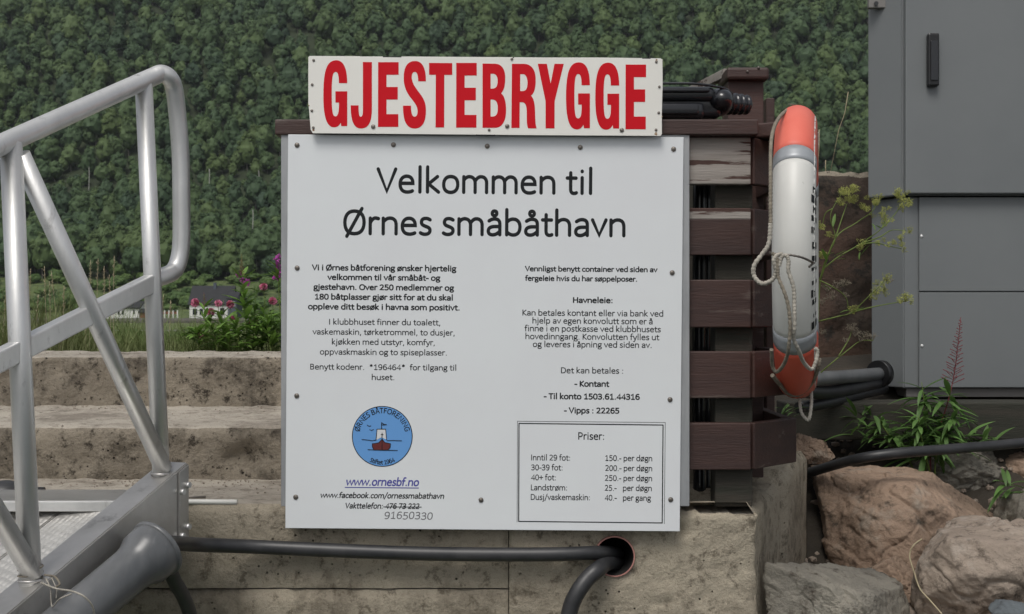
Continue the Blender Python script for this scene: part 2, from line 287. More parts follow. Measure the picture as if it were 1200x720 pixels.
GL = {
 ' ': (22.6, ""), 'a': (47.9, AA), 'å': (47.9, AA + "|M24 52C28 52 30 54.5 30 57.5C30 61 28 63.5 24 63.5C20 63.5 18 61 18 57.5C18 54.5 20 52 24 52"),
 'b': (52.5, "M9 4L9 67|" + BOWL), 'c': (42.3, "M37 39.5C34 42 30 43.5 26 43.5C13.5 43.5 7.5 35 7.5 23.5C7.5 11 13 3.5 25.5 3.5C30 3.5 34 5 37.5 8"),
 'd': (52.5, "M43.5 4L43.5 67|M43.5 35C38.5 41 32.5 43.5 26.5 43.5C13.5 43.5 8 34 8 24C8 11 14.5 3.5 25.5 3.5C32.5 3.5 38.5 6 43.5 12"),
 'e': (49.8, "M8.5 25.5L42 25.5C42.5 36 36 43.5 26 43.5C14 43.5 7.5 35 7.5 23.5C7.5 11 14 3.5 27 3.5C32 3.5 37 4.5 41 6.5"),
 'f': (30.5, "M12 4L12 54C12 63 16 67 24 66.5L29 65.5|M3.5 42L25 42"),
 'g': (47, "M22 43.5C32 43.5 37 38 37 30C37 22 31 17 22 17C13 17 8 22 8 30C8 38 13 43.5 22 43.5|M24 43.5L43 42.5|M12 19C7 14 9 8 17 7.5L30 7C38 6.5 42 2 42 -4C42 -11 34 -15.5 23 -15.5C12 -15.5 6 -11 6 -5.5C6 0 10 4 15 7"),
 'h': (52.5, "M9 4L9 67|" + ARCH), 'i': (23, "M11.5 4L11.5 43|M11.5 58.5L11.5 59.5"), 'j': (24, "M13 43L13 -7C13 -13 10 -15.5 3 -15|M13 58.5L13 59.5"),
 'k': (45.5, "M9 4L9 67|M36 43L12 24.5L39 4"), 'l': (23, "M11.5 4L11.5 67"),
 'm': (80, "M9 4L9 43|M9 34C13 40 18 43.5 24 43.5C33 43.5 40 38 40 27L40 4|M40 33C45 40 50 43.5 55.5 43.5C66 43.5 71 37 71 27L71 4"),
 'n': (52.5, "M9 4L9 43|" + ARCH), 'o': (52.7, OO), 'ø': (52.7, OO + "|M9 -1L44 49"), 'p': (52.5, "M9 -14L9 43|" + BOWL),
 'r': (34.9, "M9 4L9 43|M9 31C13 39 18 44 24 43.5L31 42"),
 's': (39, "M32 40C28 42.5 25 43.5 20.5 43.5C12.5 43.5 9 39.5 9 34C9 27 15 25.5 20.5 23.5C27 21 32 19.5 32 13.5C32 6.5 26 3.5 18.5 3.5C13.5 3.5 9.5 5 6.5 7"),
 't': (33.5, "M14 55L14 15C14 7 17 3.5 23 3.5C26 3.5 28 4 29.5 5|M4.5 42L28.5 42"),
 'u': (52.5, "M43.5 4L43.5 43|M43.5 14C38 7 33 3.5 26 3.5C15 3.5 9 10 9 20L9 43"), 'v': (45, "M4.5 43L22.5 5L40.5 43"),
 'w': (71.5, "M4 43L18 5L35.7 42L53.5 5L67.5 43"), 'x': (43, "M5 43L38 4|M38 43L5 4"), 'y': (45, "M4.5 43L23 5|M41 43L21 -9C19 -14 16 -15.5 8 -15"),
 'z': (39.5, "M6 42.5L34 42.5L6 5L34 5"),
 '0': (50.7, "M25.3 3.5C39 3.5 43.5 17 43.5 32C43.5 49 38 60 25.3 60C12 60 7 47 7 32C7 15 12 3.5 25.3 3.5"),
 '1': (50.7, "M11 50L27 60L27 4|M12 4.5L42 4.5"), '2': (50.7, "M9 54C13 58 18 60.5 24 60.5C33 60.5 39 55 39 46C39 37 34 30 8 5L42 5"),
 '3': (50.7, "M9 55C14 58.5 18 60.5 24 60.5C33 60.5 39 55.5 39 47.5C39 39 32 33.5 22 33.5L16 33.5|M22 33.5C34 33.5 42 28 42 19C42 9 34 3.5 23 3.5C17 3.5 12 5 7.5 7.5"),
 '4': (50.7, "M37 4L37 60L5 18.5L46 18.5"), '5': (50.7, "M39 60L13 60L12 36C16 37 19 37.5 23 37.5C36 37.5 42 31 42 21.5C42 10 34 3.5 22 3.5C17 3.5 12 5 8 7"),
 '6': (50.7, G6), '7': (50.7, "M7 60L43 60L19 4"),
 '8': (50.7, "M25.3 33C15 36 9.5 41 9.5 48C9.5 56 16 60.5 25.3 60.5C35 60.5 41 56 41 48C41 41 35 36 25.3 33C14 29.5 7.5 25 7.5 17C7.5 8 14 3.5 25.3 3.5C37 3.5 43 8 43 17C43 25 36 29.5 25.3 33"),
 '9': (50.7, "M11.7 5.5C14.7 4 17.7 3.5 21.7 3.5C36.7 3.5 42.7 19 42.7 37C42.7 52 36.7 60.5 24.7 60.5C13.7 60.5 7.2 53 7.2 43.5C7.2 33 13.7 27 23.7 27C31.7 27 37.7 30 42.2 35"),
 'V': (56.7, "M4.5 61L28.3 5L52 61"), 'K': (52, "M10 4L10 60M44 60L11 32L47 4".replace("M44", "|M44")), 'E': (48.8, "M41 60L10 60L10 4L41.5 4|M10 33L38 33"),
 'O': (66.2, CO), 'Ø': (66.5, CO + "|M13 -3L53 67"), 'H': (62, "M10 4L10 60|M52 4L52 60|M10 33L52 33"),
 'D': (61.5, "M10 4L10 60L24 60C46 60 54 49 54 32.5C54 14 44 4 24 4L10 4"), 'L': (42, "M10 60L10 4L37 4"),
 'P': (51.7, "M10 4L10 60L24 60C37 60 43 54 43 44C43 33 36 27 23 27L10 27"), 'I': (25, "M12.5 4L12.5 60"), 'T': (49, "M24.5 4L24.5 60|M4 60L45 60"),
 'B': (54.5, "M10 4L10 60L25 60C36 60 41 55 41 47C41 39 35 34 25 34L10 34|M25 34C38 34 45 28 45 19C45 9 37 4 25 4L10 4"),
 'R': (54.3, "M10 4L10 60L24 60C36 60 42 54 42 45C42 36 35 31 23 31L10 31|M25 31C33 28 36 18 44 4"), 'N': (64.6, "M10 4L10 60L54 4L54 60"),
 'S': (46, "M38 56C33 59 29 60.5 24 60.5C15 60.5 10 55 10 47C10 38 17 35.5 24 32C32 28.5 39 25 39 17C39 8 31 3.5 21 3.5C15 3.5 11 5 7 7.5"),
 'G': (63, "M53 53C47 58 42 60.5 35 60.5C17 60.5 8 49 8 32C8 14 17 3.5 35 3.5C42 3.5 49 5.5 54 9L54 30L36 30"), 'F': (46, "M10 4L10 60L39 60|M10 32L36 32"),
 'A': (58, "M5 4L29 60L53 4|M13 22L45 22"), 'Å': (58, "M5 4L29 60L53 4|M13 22L45 22|M29 64C33 64 35 66 35 69C35 73 33 75 29 75C25 75 23 73 23 69C23 66 25 64 29 64"),
 '.': (25.2, "M12.5 4.5L12.5 5.5"), ',': (25, "M13 5L9 -7"), ':': (26.7, "M13 5L13 6|M13 38L13 39"), '-': (30.6, "M5 25L25.5 25"),
 '/': (38.6, "M5 -8L34 66"), '*': (49.8, "M25 38L25 62|M14 44L36 56|M36 44L14 56"), '+': (49.8, "M25 12L25 50|M6 31L44 31"),
}
import re
def parse(path, n=7):
    out = []
    for sub in path.split('|'):
        if not sub: continue
        pts = []
        for cmd, args in re.findall(r'([MLC])([^MLCZ]*)', sub):
            a = [float(x) for x in args.split()]
            if cmd in 'ML': pts.append((a[0], a[1]))
            else:
                p0 = pts[-1]; p1, p2, p3 = (a[0], a[1]), (a[2], a[3]), (a[4], a[5])
                for k in range(1, n + 1):
                    t = k / n; s = 1 - t
                    pts.append(tuple(s ** 3 * p0[i] + 3 * s * s * t * p1[i] + 3 * s * t * t * p2[i] + t ** 3 * p3[i] for i in (0, 1)))
        out.append(pts)
    return out
def ribbon(V, Fc, pts, r, fn, ridge, n_cap=4):
    """one stroke: a very low ridge, so crossing strokes never share a plane"""
    q = [pts[0]]
    for p in pts[1:]:
        if math.hypot(p[0] - q[-1][0], p[1] - q[-1][1]) > 1e-4: q.append(p)
    pts = q
    if len(pts) < 2: return
    n = len(pts); L = []; Rr = []; C = []
    for i, p in enumerate(pts):
        a = pts[max(i - 1, 0)]; b = pts[min(i + 1, n - 1)]
        if 0 < i < n - 1:
            d1 = (p[0] - a[0], p[1] - a[1]); d2 = (b[0] - p[0], b[1] - p[1]); l1 = math.hypot(*d1); l2 = math.hypot(*d2)
            d1 = (d1[0] / l1, d1[1] / l1); d2 = (d2[0] / l2, d2[1] / l2); tx, ty = d1[0] + d2[0], d1[1] + d2[1]; l = math.hypot(tx, ty) or 1
            tx, ty = tx / l, ty / l; k = min(1.6, 1 / max(0.35, tx * d1[0] + ty * d1[1]))
        else:
            tx, ty = b[0] - a[0], b[1] - a[1]; l = math.hypot(tx, ty); tx, ty = tx / l, ty / l; k = 1
        C.append((p, (tx, ty))); L.append((p[0] - ty * r * k, p[1] + tx * r * k)); Rr.append((p[0] + ty * r * k, p[1] - tx * r * k))
    base = len(V)
    for i in range(n): V.extend([fn(*L[i], 0), fn(*C[i][0], ridge), fn(*Rr[i], 0)])
    for i in range(n - 1):
        a = base + 3 * i; Fc.append((a, a + 1, a + 4, a + 3)); Fc.append((a + 1, a + 2, a + 5, a + 4))
    for (i, sg) in ((0, -1), (n - 1, 1)):
        p, (tx, ty) = C[i]; a0 = math.atan2(tx, -ty)  # direction of L
        ring = []
        for k in range(1, n_cap * 2):
            an = a0 - sg * math.pi * k / (n_cap * 2); ring.append(len(V)); V.append(fn(p[0] + math.cos(an) * r, p[1] + math.sin(an) * r, 0))
        ring = [base + 3 * i] + ring + [base + 3 * i + 2]
        for k in range(len(ring) - 1): Fc.append((base + 3 * i + 1, ring[k], ring[k + 1]))
SIGN_ROT = R(0.47)
def text_geo(V, Fc, text, x0, x1, yb, em, D, weight=4.2, slant=0.0, jitter=0.0, rot=SIGN_ROT):
    adv = 0; lo = None; hi = 0; glyphs = []
    for ch in text:
        a, p = GL[ch]
        if p:
            ss = parse(p); xs = [q[0] for s in ss for q in s]
            if lo is None: lo = adv + min(xs) - weight
            hi = adv + max(xs) + weight; glyphs.append((adv, ss))
        adv += a
    kx = (x1 - x0) / (hi - lo); ky = em / 100.0
    for gi, (ox, ss) in enumerate(glyphs):
        jy = random.uniform(-1, 1) * jitter; jr = random.uniform(-1, 1) * jitter * 0.01
        for s in ss:
            def fn(x, y, zz, ox=ox):
                lx = (x + slant * y - lo) * kx; ly = (y + jy) * ky
                px = x0 + lx * math.cos(rot) + ly * math.sin(rot); py = yb + lx * math.sin(rot) - ly * math.cos(rot)
                p = W(px, py, D); p.y -= 0.0002 + zz; return p
            # ribbon radius in glyph units must look round after unequal scaling
            pts = [((q[0] + ox) , q[1]) for q in s]
            ribbon(V, Fc, pts, weight, fn, 0.0002 + 0.00002 * (gi % 5), 3)
def text_obj(name, lines, m, parent, D, **kw):
    for (t, x0, x1, yb, em) in lines:
        V = []; Fc = []; text_geo(V, Fc, t, x0, x1, yb, em, D, **kw)
        me = bpy.data.meshes.new(name); me.from_pydata([tuple(v) for v in V], [], Fc); me.update()
        o = link(name, me, m, parent)
    return o
def px_strokes(name, paths, r, m, parent, D, off=0.0003):
    V = []; Fc = []
    for i, s in enumerate(paths):
        def fn(x, y, zz):
            p = W(x, y, D); p.y -= off + zz; return p
        ribbon(V, Fc, s, r, fn, 0.0002 + 0.00003 * (i % 4), 3)
    me = bpy.data.meshes.new(name); me.from_pydata([tuple(v) for v in V], [], Fc); me.update(); return link(name, me, m, parent)
def px_fill(name, contours, m, parent, D, thick=0.0004, off=0.0):
    """filled flat shape (holes allowed) standing proud of the plane y=D"""
    cu = bpy.data.curves.new(name, 'CURVE'); cu.dimensions = '2D'; cu.fill_mode = 'BOTH'; cu.extrude = thick / 2
    for c in contours:
        s = cu.splines.new('POLY'); s.points.add(len(c) - 1); s.use_cyclic_u = True
        for i, (x, y) in enumerate(c):
            p = W(x, y, D); s.points[i].co = (p.x, p.z, 0, 1)
    ob = bpy.data.objects.new(name, cu); SC.collection.objects.link(ob)
    dg = bpy.context.evaluated_depsgraph_get(); me = bpy.data.meshes.new_from_object(ob.evaluated_get(dg))
    bpy.data.objects.remove(ob); bpy.data.curves.remove(cu); me.name = name; me.materials.clear()
    me.transform(Matrix.Translation((0, D - off - thick / 2, 0)) @ Matrix.Rotation(R(90), 4, 'X'))
    return link(name, me, m, parent)

# ------------------------------------------------------------------ THE SETTING: ground, water, hillside
def lerp(tab, y):
    if y <= tab[0][0]: return tab[0][1]
    for (a, b), (c, d) in zip(tab, tab[1:]):
        if y <= c: return b + (d - b) * (y - a) / (c - a)
    return tab[-1][1]
GP = [(-60, -3.3), (1.0, -3.2), (2.6, -2.0), (3.6, -0.95), (4.55, -0.30), (4.9, -0.24), (9, -0.40), (30, -2.2), (350, -2.2)]
def sheet(name, xs, ys, hf, m, smooth=True):
    V = [(x, y, hf(x, y)) for y in ys for x in xs]; nx = len(xs)
    Fc = [(j * nx + i, j * nx + i + 1, (j + 1) * nx + i + 1, (j + 1) * nx + i) for j in range(len(ys) - 1) for i in range(nx - 1)]
    me = bpy.data.meshes.new(name); me.from_pydata(V, [], Fc); o = link(name, me, m, None, smooth); return o
gm = mat('ground_cover', (0.13, 0.17, 0.055), 0.95, col2=(0.07, 0.10, 0.033), scale=0.25, spots=(0.17, 0.165, 0.08), spot_scale=0.10, spot_lo=0.5, spot_hi=0.7, bump=0.05, bscale=2)
xs = [-700, -400, -250, -150, -90, -50, -30, -18, -10, -6] + [-4 + 0.25 * i for i in range(33)] + [6, 10, 18, 30, 50, 90, 150, 250, 400, 700]
ys = [-60, -30, -10, -3] + [0.25 * i for i in range(0, 44)] + [12, 14, 17, 20, 25, 30, 40, 60, 90, 130, 180, 240, 300, 350]
def gh(x, y):
    z = H + lerp(GP, y)
    if 4.6 < y < 30: z += 0.04 * noise.noise(Vector((x, y, 0)))
    return z
tag(sheet('ground', xs, ys, gh, gm), kind='structure')
tag(sheet('water', [-700, -20, 0, 20, 700], [-60, -10, 2.2], lambda x, y: H - 2.3, M['water']), kind='structure')
HP = [(345, -2.3), (380, 1.5), (410, 8), (430, 13), (470, 26), (500, 43), (560, 86), (700, 195), (900, 330), (1200, 500)]
def hh(x, y):
    return H + lerp(HP, y) + 10 * noise.noise(Vector((x / 90, y / 90, 3))) * min(1, max(0, (y - 400) / 100)) + 3 * noise.noise(Vector((x / 30, y / 30, 7))) * min(1, max(0, (y - 360) / 60))
hm = mat('hill_undergrowth', (0.10, 0.14, 0.04), 0.95, col2=(0.045, 0.07, 0.025), scale=0.16, spots=(0.14, 0.17, 0.06), spot_scale=0.5, spot_lo=0.5, spot_hi=0.65, bump=0.3, bscale=0.8)
tag(sheet('hillside', [-900 + 15 * i for i in range(121)], [345 + 9 * i for i in range(96)], hh, hm), kind='structure')
fm_ = mat('shade_toned_floor', (0.030, 0.045, 0.016), 0.95, col2=(0.022, 0.032, 0.014), scale=0.2, bump=0.3, bscale=0.8)
tag(sheet('shade_toned_floor', [-900 + 15 * i for i in range(121)], [426 + 9 * i for i in range(87)], lambda x, y: hh(x, y) + 0.15, fm_), kind='structure')  # dark sheet over the slope; shade between the trees is in its colour
tag(sheet('road', [-300, -100, 0, 100, 300], [128, 136], lambda x, y: H - 2.2 + 0.02, M['road']), kind='structure')
sb_x = [0.62, 0.8, 1.0, 1.3, 1.7, 2.2, 3, 4.5, 7]; sb_y = [1.4 + 0.15 * i for i in range(24)]
tag(sheet('soil_bank', sb_x, sb_y, lambda x, y: H + lerp(GP, y) + 0.05 + 0.05 * noise.noise(Vector((x * 3, y * 3, 0))), M['soil']), kind='structure')
# quay-like stony bank in front of the houses
bk = grid_block('stone_bank', -300, 200, 215, 222, H - 2.3, H - 1.35, mat('bank_stones', (0.13, 0.12, 0.105), 0.95, col2=(0.085, 0.08, 0.07), scale=1.2, bump=0.2, bscale=4), step=3.0, amp=0.2, nose=0.2)
tag(bk, kind='structure')

# ------------------------------------------------------------------ trees on the hill
def foliage_mat(name, a, b, c):
    m = bpy.data.materials.new(name); m.use_nodes = True; n = m.node_tree; L = n.links; bs = n.nodes['Principled BSDF']; bs.inputs['Roughness'].default_value = 0.75
    g = n.nodes.new('ShaderNodeNewGeometry'); oi = n.nodes.new('ShaderNodeObjectInfo')
    t = n.nodes.new('ShaderNodeTexNoise'); t.inputs['Scale'].default_value = 0.028; t.inputs['Detail'].default_value = 6; t.inputs['Roughness'].default_value = 0.65; L.new(oi.outputs['Location'], t.inputs['Vector'])
    ad = n.nodes.new('ShaderNodeMath'); ad.operation = 'MULTIPLY_ADD'; L.new(oi.outputs['Random'], ad.inputs[0]); ad.inputs[1].default_value = 0.36; L.new(t.outputs['Fac'], ad.inputs[2])
    r = n.nodes.new('ShaderNodeValToRGB'); e = r.color_ramp.elements
    e[0].position = 0.38; e[0].color = (*a, 1); e[1].position = 0.98; e[1].color = (*c, 1); x = e.new(0.64); x.color = (*b, 1)
    L.new(ad.outputs[0], r.inputs[0]); L.new(r.outputs[0], bs.inputs['Base Color'])
    tr = n.nodes.new('ShaderNodeBsdfTranslucent'); L.new(r.outputs[0], tr.inputs[0]); ms = n.nodes.new('ShaderNodeMixShader'); ms.inputs[0].default_value = 0.2
    L.new(bs.outputs[0], ms.inputs[1]); L.new(tr.outputs[0], ms.inputs[2]); L.new(ms.outputs[0], n.nodes['Material Output'].inputs[0])
    return m
FM = foliage_mat('hill_foliage', (0.030, 0.064, 0.032), (0.060, 0.108, 0.040), (0.105, 0.155, 0.046))
FM2 = foliage_mat('shrub_foliage', (0.05, 0.10, 0.028), (0.08, 0.14, 0.035), (0.12, 0.18, 0.05))
BARK = mat('pale_bark', (0.16, 0.15, 0.13), 0.9)
def tree_mesh(name, seed, h, rad, nleaf, leaf, fm):
    """trunk, boughs and a crown of lumpy foliage masses bristling with leaf clumps"""
    rnd = random.Random(seed); V = []; Fc = []; MI = []; SMF = []
    C0 = Vector((0, 0, h * 0.58)); EZ = h * 0.42; ER = rad
    def env(d):      # uneven crown outline, fuller low down
        k = 1 + 0.30 * noise.noise(d * 1.6 + Vector((seed, 0, 0))) + 0.16 * noise.noise(d * 4.2 + Vector((0, seed, 0)))
        w_ = 1.0 - 0.22 * max(0, d.z)
        return Vector((d.x * ER * w_, d.y * ER * w_, d.z * EZ)) * k
    blobs = [(C0, 0.0)]
    bm = bmesh.new(); bmesh.ops.create_icosphere(bm, subdivisions=3, radius=1); b = len(V)
    for v in bm.verts: V.append(C0 + env(v.co.normalized()) * 0.84)
    for f in bm.faces: Fc.append(tuple(b + v.index for v in f.verts)); MI.append(0)
    bm.free()
    for i in range(34):
        d = Vector((rnd.gauss(0, 1), rnd.gauss(0, 1), rnd.gauss(0.2, 1))).normalized(); c = C0 + env(d) * rnd.uniform(.74, .92); blobs.append((c, rad * rnd.uniform(0.16, 0.30)))
        bm = bmesh.new(); bmesh.ops.create_icosphere(bm, subdivisions=1, radius=1); b = len(V)
        for v in bm.verts: V.append(c + v.co.normalized() * blobs[-1][1] * 0.85)
        for f in bm.faces: Fc.append(tuple(b + v.index for v in f.verts)); MI.append(0)
        bm.free()
    for i in range(nleaf):
        c, br = rnd.choice(blobs[1:]); d = Vector((rnd.gauss(0, 1), rnd.gauss(0, 1), rnd.gauss(0.3, 1))).normalized()
        p = c + d * br * rnd.uniform(0.8, 1.2); o_ = (p - C0).normalized()
        nrm = (o_ * 0.9 + d * 0.5 + Vector((rnd.gauss(0, .28), rnd.gauss(0, .28), rnd.gauss(0.1, .28)))).normalized()
        u = nrm.orthogonal().normalized(); u = Matrix.Rotation(rnd.uniform(0, 6.28), 3, nrm) @ u; v = nrm.cross(u); s = leaf * rnd.uniform(0.5, 1.3); b = len(V)
        V += [p + u * s, p + v * s * 0.7, p - u * s * 0.8, p - v * s * 0.6]; Fc.append((b, b + 1, b + 2, b + 3)); MI.append(0)
    for k in range(1 + 3):
        bend = Vector((rnd.uniform(-.3, .3), rnd.uniform(-.3, .3), 0)) * rad
        a = Vector((0, 0, -0.5)) if k == 0 else Vector((0, 0, h * rnd.uniform(.3, .5))); z = Vector((0, 0, h * 0.8)) + bend if k == 0 else blobs[k * 2 + 1][0]
        r0 = h * (0.014 if k == 0 else 0.006); b = len(V)
        for (p, r) in ((a, r0), (z, r0 * 0.35)):
            for q in range(5): V.append(p + Vector((math.cos(q * 1.257) * r, math.sin(q * 1.257) * r, 0)))
        for q in range(5): Fc.append((b + q, b + (q + 1) % 5, b + 5 + (q + 1) % 5, b + 5 + q)); MI.append(1)
    me = bpy.data.meshes.new(name); me.from_pydata([tuple(v) for v in V], [], Fc); me.materials.append(fm); me.materials.append(BARK)
    me.polygons.foreach_set('material_index', MI); me.update(); return me
TM = [tree_mesh('tree', 10 + i, 10.5 + 1.8 * (i % 3), 3.5 + 0.5 * (i % 2), 1500, 0.24, FM) for i in range(6)]
SM = [tree_mesh('shrub', 40 + i, 3.4, 2.2, 420, 0.20, FM2) for i in range(3)]
rnd = random.Random(3)
pts = []
y = 425.0
while y < 780:
    half = 0.47 * y + 25; step = 6.4 if y < 520 else 7.2
    n = int(2 * half / step)
    for i in range(n):
        x = -half + (i + rnd.uniform(-.4, .4)) * step; yy = y + rnd.uniform(-2.0, 2.0)
        dens = noise.noise(Vector((x / 40, yy / 40, 11)))
        if rnd.random() < 0.01 + max(0, -dens) * 0.05: continue
        band = 500 < yy + 8 * noise.noise(Vector((x / 25, 0, 5))) < 522
        s = rnd.choice((rnd.uniform(0.55, .85), rnd.uniform(0.8, 1.2), rnd.uniform(1.0, 1.6))) * (0.62 if band else 1.0)
        pts.append((x, yy, s))
    y += 6.0 if y < 520 else 7.0
pts.sort(key=lambda p: p[1] - p[2] * 14)
near = pts[:290]; rest = pts[290:]
tl = 'leafy deciduous tree in the front edge of the dark wood below the hillside'
protos = []
for i, (x, yy, s) in enumerate(near):
    o = bpy.data.objects.new('deciduous_tree', TM[i % 6]); SC.collection.objects.link(o)
    o.location = (x, yy, hh(x, yy) - 0.4); o.rotation_euler = (rnd.uniform(-.06, .06), rnd.uniform(-.06, .06), rnd.uniform(0, 6.28)); o.scale = (s * 1.1, s * 1.1, s * rnd.uniform(0.9, 1.15))
    tag(o, tl, 'tree', 'trees at the foot of the wooded hillside')
    if i < 6: protos.append(o)
# the rest of the wood: one object, instanced on points
me = bpy.data.meshes.new('hill_forest'); me.from_pydata([(x, yy, hh(x, yy) - 0.5) for (x, yy, s) in rest], [], [])
for nm, vals in (('size', [s for (_, _, s) in rest]), ('turn', [rnd.uniform(0, 6.28) for _ in rest])):
    at = me.attributes.new(nm, 'FLOAT', 'POINT'); at.data.foreach_set('value', vals)
at = me.attributes.new('pick', 'INT', 'POINT'); at.data.foreach_set('value', [rnd.randrange(6) for _ in rest])
forest = link('hill_forest', me, None); tag(forest, 'dense deciduous forest covering the steep hillside up to the top edge', 'forest', kind='stuff')
ng = bpy.data.node_groups.new('forest', 'GeometryNodeTree')
ng.interface.new_socket('Geometry', in_out='INPUT', socket_type='NodeSocketGeometry'); ng.interface.new_socket('Geometry', in_out='OUTPUT', socket_type='NodeSocketGeometry')
gi = ng.nodes.new('NodeGroupInput'); go = ng.nodes.new('NodeGroupOutput'); iop = ng.nodes.new('GeometryNodeInstanceOnPoints'); gti = ng.nodes.new('GeometryNodeGeometryToInstance')
for o in protos:
    oi = ng.nodes.new('GeometryNodeObjectInfo'); oi.inputs['Object'].default_value = o; oi.transform_space = 'ORIGINAL'; ng.links.new(oi.outputs['Geometry'], gti.inputs[0])
def natt(nm, ty):
    a = ng.nodes.new('GeometryNodeInputNamedAttribute'); a.data_type = ty; a.inputs['Name'].default_value = nm; return a.outputs[0]
cx = ng.nodes.new('ShaderNodeCombineXYZ'); ng.links.new(natt('turn', 'FLOAT'), cx.inputs[2]); cs = ng.nodes.new('ShaderNodeCombineXYZ')
sz = natt('size', 'FLOAT')
for k in range(3): ng.links.new(sz, cs.inputs[k])
iop.inputs['Pick Instance'].default_value = True
e2r = ng.nodes.new('FunctionNodeEulerToRotation'); ng.links.new(cx.outputs[0], e2r.inputs[0])
ng.links.new(gi.outputs[0], iop.inputs['Points']); ng.links.new(gti.outputs[0], iop.inputs['Instance']); ng.links.new(natt('pick', 'INT'), iop.inputs['Instance Index'])
ng.links.new(e2r.outputs[0], iop.inputs['Rotation']); ng.links.new(cs.outputs[0], iop.inputs['Scale']); ng.links.new(iop.outputs[0], go.inputs[0])
md = forest.modifiers.new('forest', 'NODES'); md.node_group = ng
# bushes in the meadow below the wood
bush_label = 'rounded light green bush scattered over the meadow below the wood'
for i in range(170):
    yy = rnd.uniform(356, 428); x = rnd.uniform(-0.46 * yy, -0.18 * yy)
    if -0.36 * yy < x < -0.19 * yy and yy < 375 and rnd.random() < 0.75: continue
    s = rnd.uniform(0.7, 1.7)
    o = bpy.data.objects.new('meadow_bush', SM[i % 3]); SC.collection.objects.link(o); o.location = (x, yy, hh(x, yy) - 0.3); o.rotation_euler.z = rnd.uniform(0, 6.28); o.scale = (s, s, s * rnd.uniform(.7, 1.1))
    tag(o, bush_label, 'bush', 'bushes on the meadow below the wood')
for (px, py, D, s, lb) in ((208, 409, 62, 0.36, 'dark dense low bush beyond the top concrete step, just right of the rail post'), (150, 409, 70, 0.36, 'low bush behind the step between the brace and the rail post'), (318, 398, 90, 0.7, 'bush beyond the step half hidden by the clover and the sign')):
    p = W(px, py, D); o = bpy.data.objects.new('low_bush', SM[1]); SC.collection.objects.link(o); o.location = (p.x, D, H - 2.25); o.scale = (s * 1.3, s * 1.3, s); tag(o, lb, 'bush')

for (px_, py0, py1, D_, lb) in ((245, 214, 198, 500, 'pale bare birch trunk in the wood between handrail loop and sign'), (303, 224, 200, 505, 'second pale bare trunk close to the left edge of the sign'), (52, 190, 176, 540, 'pale bare trunk seen between the first post and brace'), (104, 214, 196, 512, 'pale bare trunk between the brace and the second post'), (296, 262, 246, 462, 'low pale trunk just left of the sign')):
    o = tube('bare_trunk', [W(px_, py0 + 10, D_ - 6), W(px_ + 0.6, (py0 + py1) / 2, D_ - 6), W(px_ + 0.2, py1, D_ - 6)], [0.20] * 16 + [0.1], mat('birch_bark', (0.33, 0.33, 0.30), 0.9), None, 6); tag(top(o), lb, 'tree trunk')

# ------------------------------------------------------------------ far houses
def gable(bm, x0, x1, y0, y1, z0, z1, over=0.4, th=0.25):
    ym = (y0 + y1) / 2
    for sgn in (-1, 1):
        ye = (y0 - over) if sgn < 0 else (y1 + over)
        vs = [bm.verts.new(c) for c in ((x0 - over, ye, z0 - 0.2), (x1 + over, ye, z0 - 0.2), (x1 + over, ym, z1), (x0 - over, ym, z1),
                                        (x0 - over, ye, z0 - 0.2 + th), (x1 + over, ye, z0 - 0.2 + th), (x1 + over, ym, z1 + th), (x0 - over, ym, z1 + th))]
        for f in ((0, 1, 2, 3), (7, 6, 5, 4), (0, 4, 5, 1), (2, 6, 7, 3), (1, 5, 6, 2), (0, 3, 7, 4)): bm.faces.new([vs[i] for i in f])
def house(px0, px1, pyb, pye, pyr, D, depth, wallm, roofm, label, wins, name='white_house'):
    a = W(px0, pyb, D); b = W(px1, pyb, D); ze = W(0, pye, D).z; zr = W(0, pyr, D + depth / 2).z
    t = empty(name, ((a.x + b.x) / 2, D + depth / 2, a.z), label, 'house')
    bm = bmesh.new(); box_bm(bm, (a.x, D, a.z - 2), (b.x, D + depth, ze))
    for xx in (a.x + 0.05, b.x - 0.05):
        vs = [bm.verts.new((xx, D, ze)), bm.verts.new((xx, D + depth, ze)), bm.verts.new((xx, D + depth / 2, zr))]; bm.faces.new(vs)
    bm_obj('wall', bm, wallm, t)
    bm = bmesh.new(); gable(bm, a.x, b.x, D, D + depth, ze, zr); bm_obj('roof', bm, roofm, t)
    for (wx0, wy0, wx1, wy1) in wins:
        c = W(wx0, wy1, D); d = W(wx1, wy0, D)
        fr = box('window', (c.x - .08, D - 0.10, c.z - .08), (d.x + .08, D - 0.02, d.z + .08), M['house_white'], t)
        box('pane', (c.x, D - 0.14, c.z), (d.x, D - 0.105, d.z), M['glass'], fr)
    return t
h1 = house(222, 270, 374, 357, 336, 330, 9, M['house_white'], M['house_roof'], 'long white house with dark slate roof seen between gangway loop and sign', [(226, 362, 231, 369), (234, 362, 238, 369), (242, 362, 246, 369), (258, 361, 263, 369)])
box('chimney', W(252, 338, 334) - Vector((.4, .4, 1)), W(252, 338, 334) + Vector((.4, .4, 1.6)), M['house_grey'], h1)
house(267, 277, 374, 350, 343, 322, 7, M['house_grey'], M['house_roof'], 'blue grey gabled house at the right end of the long white house', [(269, 354, 271, 359), (273, 354, 275, 359)], 'grey_house')
house(124, 163, 373, 361, 354, 300, 8, M['house_white'], M['house_roof'], 'low white house with two dark windows seen under the gangway rail', [(138, 364, 140.5, 369), (143, 364, 145.5, 369), (156, 363.5, 158, 368)])
house(139, 154, 361, 357, 350, 303, 6, M['house_white'], M['house_roof'], 'small white gabled annex rising behind the low white house', [], 'white_annex')
house(164, 170, 373, 366, 363, 299, 5, M['house_red'], M['house_roof'], 'tiny rust red shed beside the low white house', [], 'red_shed')
